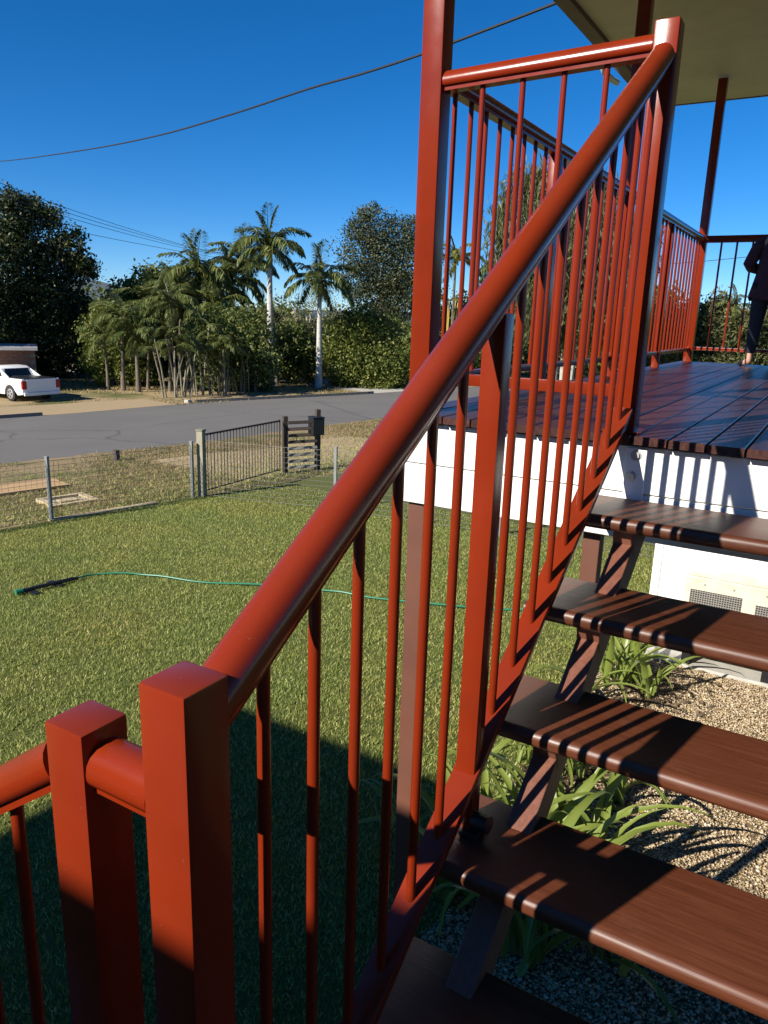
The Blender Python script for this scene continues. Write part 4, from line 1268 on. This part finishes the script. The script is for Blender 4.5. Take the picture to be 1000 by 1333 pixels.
for i, (bx, by_, h, sc, lab) in enumerate([
        ((-32.19), 31.31, 6.2, 1.02, 'feathery palm whose crown tops the thicket left of the tallest palm'),
        (-31.71, 33.13, 5.7, .95, 'feathery palm crown just left of the tallest palm trunk'),
        (-33.13, 30.37, 4.7, .9, 'lower feathery palm above the pale cane stems'),
        (-30.17, 30.47, 4.2, .85, 'small feathery palm poking out of the deep green shrub'),
        (-35.5, 30.78, 4.2, .9, 'small shaded palm left of the cane stems'),
        (-32.33, 35.26, 7.0, .95, 'tall feathery palm half hidden behind the tallest palm'),
        (-31.3, 24.6, 3.5, .8, 'small palm growing through the bright shrubby tree'),
        (-30.2, 24.6, 2.9, .75, 'short palm in front of the bright shrubby tree'),
        (-28.32, 33.39, 2.6, .7, 'young low palm at the foot of the tallest palm'),
        (-27.47, 35.31, 2.3, .7, 'young low palm between the two tall trunks'),
        (-22.1, 44.0, 7.85, .97, 'palm with yellowish fronds seen through the front railing'),
        (-21.05, 49.0, 7.5, .94, 'green palm behind the yellowish palm, seen through the railing')]):
    palm('feather_palm', lab, (bx, by_, gz(bx, by_)), h, .10, 19 if i < 6 else 13, sc * (1.22 if i < 6 else 1), GP, col='y' if i == 10 else 'g', seed=20 + i, shaft=False, lean=.3 * ((i % 3) - 1), trunkmat='bark')
for i, (bx, by_, h, sc, lab) in enumerate([
        (-32.0, 24.2, 2.7, .66, 'low palm at the left foot of the leafy shrubby tree, nearest the ute'),
        (-32.4, 25.6, 3.6, .80, 'arching palm in front of the leafy shrubby tree'),
        (-30.6, 25.6, 2.4, .66, 'young fan of palm fronds between the shrubby tree and the cane stems'),
        (-29.4, 26.0, 4.4, .78, 'slim palm rising just behind the cane stems'),
        (-26.2, 26.6, 2.4, .62, 'low palm at the road side right of the cane stems'),
        (-26.2, 29.0, 1.9, .55, 'short palm tuft at the right end of the deep green shrub')]):
    palm('verge_palm', lab, (bx, by_, gz(bx, by_)), h, .07, 11, sc, GP, seed=60 + i, shaft=False, lean=.25 * ((i % 3) - 1), trunkmat='bark')
for i, (bx, by_, h, lab) in enumerate([(-3.05, 27.0, 4.0, 'short palm top poking above the hedge beyond the far railing'), (-2.35, 28.1, 3.75, 'small palm tuft right of the taller hedge palm')]):
    palm('hedge_palm', lab, (bx, by_, -3.0), h, .07, 9, .36, GP, seed=40 + i, shaft=False, trunkmat='palebark')
# clump of leaning cane stems
cane = thing('cane_clump', 'clump of thin pale leaning cane stems on the far verge', 'cane clump', (-27.15, 24.9, -3.85))
rg = random.Random(4)
for i in range(16):
    u = i / 15
    bx, by_ = rg.uniform(-.35, .35), (u - .5) * 2.6
    hgt = rg.uniform(2.2, 3.4)
    lx, ly = rg.uniform(-.3, .3), rg.uniform(-.75, .75)
    MB().tube([(bx, by_, -.05), (bx + lx * .4, by_ + ly * .4, hgt * .5), (bx + lx, by_ + ly, hgt)], [.045, .038, .026], 6).build('stem', MT['cane'], cane, smooth=True)
    for j in range(2):
        o = link('frond', FR['g'][rg.choice((1, 2, 2, 3))], cane, (bx + lx, by_ + ly, hgt - .05), (0, 0, rg.uniform(0, 6.28)))
        s = rg.uniform(.42, .62)
        o.scale = (s, s, s)
reed = thing('stem_clump', 'crowded thin upright stems along the foot of the deep green shrub', 'stem clump', (-26.4, 27.4, -3.85))
for i in range(34):
    bx, by_ = rg.uniform(-.5, .5), rg.uniform(-1.7, 2.2)
    hgt = rg.uniform(.9, 2.2)
    lx, ly = rg.uniform(-.25, .25), rg.uniform(-.5, .5)
    MB().tube([(bx, by_, -.05), (bx + lx * .4, by_ + ly * .4, hgt * .5), (bx + lx, by_ + ly, hgt)], [.028, .024, .012], 5).build('stem', MT['cane' if i % 3 else 'bark'], reed, smooth=True)
    if i % 2:
        o = link('frond', FR['g'][rg.choice((1, 2, 2, 3))], reed, (bx + lx, by_ + ly, hgt - .05), (0, 0, rg.uniform(0, 6.28)))
        q = rg.uniform(.22, .38)
        o.scale = (q, q, q)
yc = thing('yellow_cane_clump', 'clump of bright yellow cane stems right of the tall red post', 'cane clump', (-21.6, 42.1, -3.85))
for i in range(9):
    bx, by_ = rg.uniform(-.3, .3), rg.uniform(-.3, .3)
    MB().tube([(bx, by_, -.05), (bx * 1.5, by_ * 1.5, 2.8), (bx * 2.0, by_ * 2.0, 5.3)], [.052, .045, .026], 6).build('stem', MT['yellowcane'], yc, smooth=True)
    o = link('frond', FR['y'][rg.choice((1, 2))], yc, (bx * 2, by_ * 2, 5.2), (0, 0, rg.uniform(0, 6.28)))
    s = rg.uniform(.35, .5)
    o.scale = (s, s, s)
ag = thing('spiky_rosette', 'spiky pale green rosette plant on the far verge below the dark tree', 'plant', (-33.6, 25.0, -3.85))
for i in range(22):
    o = link('leaf', LEAFS[5], ag, (0, 0, 0), (rg.gauss(0, .5), rg.gauss(0, .5), rg.uniform(0, 6.28)))
    o.scale = (1.9, 2.2, 1.6)

# ------------------------------------------------------------------ brick building, ute
bb = thing('brick_building', 'low brown brick building with a pale roof edge behind the white ute', 'building', (-33.52, 21.22, -3.85), R(55))
BL, BH = 7.0, 2.0
nb = 0
brick_me = MB().box(0, .46, -.03, 0, 0, .150).mesh('brick', MT['brick'])
MB().box(-BL, 0, .0, 3.4, 0, BH).build('wall', MT['mortar'], bb)
for r_ in range(12):
    for c_ in range(8):
        x0 = -.485 * (c_ + 1) - (.24 if r_ % 2 else 0) + .24
        w_ = x0 + .46
        if w_ > 0.01:
            continue
        o = link('brick', brick_me, bb, (x0, -.001, .005 + r_ * .166))
MB().box(-BL - .2, .12, -.35, 3.7, BH + .002, BH + .14).build('roof', MT['roofsheet'], bb)

ute = thing('ute', 'white utility vehicle parked on the sandy drive, seen from behind', 'ute', (-29.72, 18.76, -3.85), R(178))
# local axes: +x forward (away), +y its left... body length 5.0
def side_extrude(m, prof, y0, y1, mat, name, bev=.03, parent=ute):
    return MB().extrude(prof, (0, y0, 0), (0, y1, 0), (1, 0, 0), (0, 0, 1)).build(name, mat, parent, smooth=True, bevel=bev)
MT['white_car'] = m_paint('white_car_paint', (0.78, 0.78, 0.77), 0.22, 0.03, 0.5, (0.55, 0.50, 0.44))
MT['carglass'] = m_plain('dark_car_glass', (0.012, 0.016, 0.020), 0.06)
MT['tyre'] = m_plain('tyre_rubber', (0.018, 0.018, 0.018), 0.8)
MT['alloy'] = m_plain('alloy', (0.50, 0.50, 0.50), 0.35, 0.7)
MT['taillight'] = m_plain('red_lens', (0.30, 0.012, 0.012), 0.15)
def arch(cx, r, n=8):
    return [(cx + r * math.cos(math.pi - math.pi * i / n), .34 + r * math.sin(math.pi - math.pi * i / n) * .95) for i in range(n + 1)]
low = [(0.0, .36)] + [(.80 - .40, .30)] + arch(.98, .40)[1:-1] + [(1.40, .28), (3.50, .28)] + arch(3.90, .40)[1:-1] + [(4.32, .30), (4.95, .34), (5.0, .55), (4.92, .78), (3.75, .96), (1.85, 1.0), (0.02, 1.0)]
side_extrude(None, low, -.90, .90, MT['white_car'], 'body', .02)
cabp = [(1.60, .99), (1.86, 1.36), (2.10, 1.44), (2.70, 1.45), (3.05, 1.40), (3.78, .97)]
cab = MB().extrude(cabp, (0, -.70, 0), (0, .70, 0), (1, 0, 0), (0, 0, 1))
cab.build('cab', MT['white_car'], ute, smooth=True, bevel=.03)
for sy in (-1, 1):
    MB().extrude([(1.80, 1.02), (1.95, 1.33), (2.14, 1.39), (2.46, 1.39), (2.46, 1.02)], (0, sy * .702, 0), (0, sy * .708, 0), (1, 0, 0), (0, 0, 1)).build('side_window', MT['carglass'], ute)
    MB().extrude([(2.52, 1.02), (2.52, 1.39), (2.72, 1.39), (3.02, 1.34), (3.52, 1.02)], (0, sy * .702, 0), (0, sy * .708, 0), (1, 0, 0), (0, 0, 1)).build('side_window', MT['carglass'], ute)
rw = MB().add([(1.615, -.60, 1.03), (1.615, .60, 1.03), (1.835, .56, 1.345), (1.835, -.56, 1.345), (1.598, -.60, 1.035), (1.598, .60, 1.035), (1.82, .56, 1.352), (1.82, -.56, 1.352)],
              [(0, 1, 2, 3), (4, 7, 6, 5), (0, 4, 5, 1), (1, 5, 6, 2), (2, 6, 7, 3), (3, 7, 4, 0)])
rw.build('rear_window', MT['carglass'], ute)
for sy in (-1, 1):
    sp_ = MB().add([(1.15, sy * .74, 1.001), (1.72, sy * .70, 1.001), (1.90, sy * .68, 1.36), (1.15, sy * .80, 1.001), (1.72, sy * .73, 1.001), (1.90, sy * .705, 1.36)], [(0, 1, 2), (3, 5, 4), (0, 3, 4, 1), (1, 4, 5, 2), (2, 5, 3, 0)])
    sp_.build('sail_panel', MT['white_car'], ute)
MB().box(.03, 1.55, -.78, .78, 1.001, 1.03).build('tub_cover', MT['black'], ute, bevel=.01)
MB().box(-.018, -.001, -.70, .70, .46, .99).build('tailgate', MT['white_car'], ute, bevel=.012)
MB().box(-.075, -.002, -.86, .86, .30, .44).build('bumper', MT['white_car'], ute, bevel=.02)
MB().box(-.026, -.0185, -.19, .19, .50, .61).build('number_plate', MT['white'], ute)
for sy in (-1, 1):
    MB().box(-.022, .10, min(sy * .715, sy * .903), max(sy * .715, sy * .903), .58, .94).build('tail_light', MT['taillight'], ute, bevel=.01)
for wx_ in (.98, 3.90):
    for sy in (-1, 1):
        w_ = MB().tube([(wx_, sy * .70, .33), (wx_, sy * .72, .33), (wx_, sy * .88, .33), (wx_, sy * .90, .33)], [.29, .33, .33, .30], 24).build('wheel', MT['tyre'], ute, smooth=True)
        MB().tube([(wx_, sy * .9005, .33), (wx_, sy * .908, .33)], [.22, .20], 20).build('rim', MT['alloy'], w_, smooth=True)
        sp5 = MB()
        for q in range(5):
            a = q * 2 * math.pi / 5
            c_, s_ = math.cos(a + .63), math.sin(a + .63)
            sp5.tube([(wx_ + .13 * c_, sy * .909, .33 + .13 * s_), (wx_ + .13 * c_, sy * .914, .33 + .13 * s_)], .045, 8)
        sp5.build('spoke_gap', MT['tyre'], w_)

# ------------------------------------------------------------------ wires
wp = [(-1.36, 2.62, 2.20), (-1.92, 2.87, 2.21), (-2.67, 3.21, 2.23), (-3.41, 3.54, 2.27), (-4.26, 3.93, 2.34), (-5.88, 4.66, 2.43), (-8.26, 5.74, 2.61), (-12.09, 7.48, 3.02), (-19.24, 10.71, 3.89), (-26.0, 13.8, 4.9)]
wire = thing('service_cable', 'thick black service cable sagging across the sky to the eave', 'cable')
MB().tube(smooth_path(wp, 5), .0105, 6).build('cable', MT['cable'], wire, smooth=True)
MB().tube([(-1.36, 2.62, 2.20), (-1.27, 2.58, 2.19)], .016, 8).build('eye_bolt', MT['galv'], wire)
wl = [[[-31.47, 14.09, 6.53], [-36.14, 21.91, 5.99], [-42.03, 32.42, 5.77], [-48.41, 47.62, 5.39], [-50.85, 56.25, 5.48]],
      [[-31.49, 14.06, 6.21], [-36.15, 21.89, 5.71], [-42.11, 32.32, 5.58], [-48.64, 47.4, 5.38], [-51.12, 56.01, 5.46]],
      [[-31.5, 14.03, 5.96], [-36.16, 21.87, 5.46], [-42.26, 32.13, 5.4], [-49.09, 46.95, 5.34], [-51.66, 55.53, 5.43]],
      [[-31.55, 13.94, 5.07], [-36.2, 21.81, 4.68], [-42.21, 32.19, 4.76], [-48.87, 47.16, 4.99], [-51.4, 55.77, 5.03]]]
for p_, lab in zip(wl, ('topmost of the four thin power lines above the dark tree', 'second from top of the four thin power lines above the dark tree', 'third from top of the four thin power lines above the dark tree', 'lowest thin power line, apart below the other three')):
    tag(MB().tube(smooth_path(p_, 5), .016, 5).build('power_line', MT['cable']), lab, 'power line', 'power lines across the road')
tag(MB().tube([(-8.08, 36.6, 3.04), (-5.87, 37.02, 3.23), (-3.93, 37.29, 3.44), (-0.29, 37.53, 3.8)], .014, 5).build('power_line', MT['cable']), 'thin wire crossing the sky beyond the far railing', 'power line')

# ------------------------------------------------------------------ person at the far railing
MT['skin'] = m_plain('skin', (0.50, 0.29, 0.20), 0.5)
MT['tunic'] = m_noise('dark_plum_cloth', [(0.3, (0.045, 0.016, 0.030)), (0.7, (0.070, 0.026, 0.046))], 30, .9, .1, 120)
MT['leggings'] = m_noise('navy_cloth', [(0.3, (0.012, 0.015, 0.028)), (0.7, (0.024, 0.028, 0.046))], 30, .85, .1, 120)
MT['hair'] = m_noise('dark_hair', [(0.3, (0.010, 0.007, 0.006)), (0.7, (0.03, 0.02, 0.016))], 60, .5, .3, 160, (1, 1, .15))
def skin_mesh(name, chains, mat, parent=None, loc=(0, 0, 0), sub=2):
    """chains: list of lists of (x,y,z,r); first vertex of a chain may be ('j', index) to branch"""
    vs, es, rs = [], [], []
    for ch in chains:
        prev = None
        for it in ch:
            if isinstance(it, int):
                prev = it
                continue
            vs.append(it[:3])
            rs.append(it[3] if len(it) == 4 else it[3:5])
            if prev is not None:
                es.append((prev, len(vs) - 1))
            prev = len(vs) - 1
    me = bpy.data.meshes.new(name)
    me.from_pydata(vs, es, [])
    me.materials.append(mat)
    o = link(name, me, parent, loc)
    sk = o.modifiers.new('skin', 'SKIN')
    sk.use_smooth_shade = True
    for i, sv in enumerate(me.skin_vertices[0].data):
        r_ = rs[i]
        sv.radius = (r_, r_) if not isinstance(r_, tuple) else r_
    me.skin_vertices[0].data[0].use_root = True
    sb_ = o.modifiers.new('sub', 'SUBSURF')
    sb_.levels = sub
    sb_.render_levels = sub
    return o
# faces the far railing (+y); left side is -x
body_ch = [
    [(0, 0, .62, .085), (0, -.01, .72, .080), (0, -.005, .82, .088), (0, 0, .90, .080), (0, .005, .955, .036), (0, .01, .985, .034), (0, .012, 1.05, .068), (0, .012, 1.12, .074), (0, .01, 1.17, .045)],
    [0, (-.062, 0, .55, .068), (-.070, .01, .40, .054), (-.074, .005, .30, .042), (-.078, -.012, .20, .042), (-.080, -.01, .075, .027), (-.084, -.005, .036, .027), (-.125, .035, .022, .023), (-.160, .065, .015, .017)],
    [0, (.062, 0, .55, .068), (.072, .01, .40, .054), (.078, .005, .30, .042), (.084, -.012, .20, .042), (.088, -.01, .075, .027), (.092, -.005, .036, .027), (.115, .045, .022, .023), (.135, .085, .015, .017)],
    [3, (-.085, 0, .905, .045), (-.125, -.01, .86, .036), (-.170, -.03, .755, .029), (-.115, .09, .72, .024), (-.075, .135, .725, .018), (-.055, .16, .73, .016)],
    [3, (.085, 0, .905, .045), (.125, -.01, .86, .036), (.170, -.03, .755, .029), (.115, .09, .72, .024), (.075, .135, .725, .018), (.055, .16, .73, .016)],
]
PX, PYY = -0.066, 4.12
person = skin_mesh('person', body_ch, MT['skin'], None, (PX, PYY, 0.0))
tag(person, 'barefoot person in a dark tunic and leggings standing at the far railing', 'person')
tn = MB()
ring = [(.50, .158, .125), (.515, .160, .127), (.60, .140, .112), (.70, .118, .100), (.80, .112, .098), (.88, .108, .090), (.925, .088, .066), (.950, .050, .046)]
vs = []
for z_, a_, b_ in ring:
    for k_ in range(28):
        an = 2 * math.pi * k_ / 28
        fl_ = 1 + (.045 * math.sin(an * 5 + z_ * 3)) * max(0, (.72 - z_) / .2)
        vs.append((a_ * fl_ * math.cos(an), b_ * fl_ * math.sin(an), z_ - (.012 * math.sin(an * 3) if z_ < .55 else 0)))
fs = [(i * 28 + k_, i * 28 + (k_ + 1) % 28, (i + 1) * 28 + (k_ + 1) % 28, (i + 1) * 28 + k_) for i in range(len(ring) - 1) for k_ in range(28)]
tn.add(vs, fs)
for sx in (-1, 1):
    tn.tube([(sx * .070, 0, .915), (sx * .100, -.002, .902), (sx * .130, -.012, .862), (sx * .155, -.022, .80), (sx * .173, -.032, .755), (sx * .160, .010, .735), (sx * .125, .080, .722)], [.040, .052, .050, .046, .044, .042, .036], 12)
tn.build('tunic', MT['tunic'], person, smooth=True)
skin_mesh('leggings', [[(0, 0, .60, .092), (-.062, 0, .55, .076), (-.070, .01, .40, .062), (-.074, .005, .30, .050), (-.078, -.012, .20, .050), (-.080, -.010, .085, .036)],
                       [0, (.062, 0, .55, .076), (.072, .01, .40, .062), (.078, .005, .30, .050), (.084, -.012, .20, .050), (.088, -.010, .085, .036)]], MT['leggings'], person)
hm_ = bmesh.new()
bmesh.ops.create_uvsphere(hm_, u_segments=24, v_segments=16, radius=1.0)
for v in hm_.verts:
    x_, y_, z_ = v.co
    back = 1.0 if y_ < .25 else max(.55, 1 - (y_ - .25) * (1.0 if z_ < .45 else .25))
    v.co = Vector((x_ * .088 * (1 if z_ > -.3 else .9), (y_ * .102 * back) - .006, z_ * .108 + 1.118))
tmp = bpy.data.meshes.new('hair')
hm_.to_mesh(tmp)
hm_.free()
tmp.materials.append(MT['hair'])
tmp.shade_smooth()
link('hair', tmp, person)
MB().tube([(0, -.09, 1.12), (-.004, -.125, 1.06), (-.008, -.120, .98), (-.006, -.112, .90)], [.030, .034, .028, .010], 10).build('ponytail', MT['hair'], person, smooth=True)
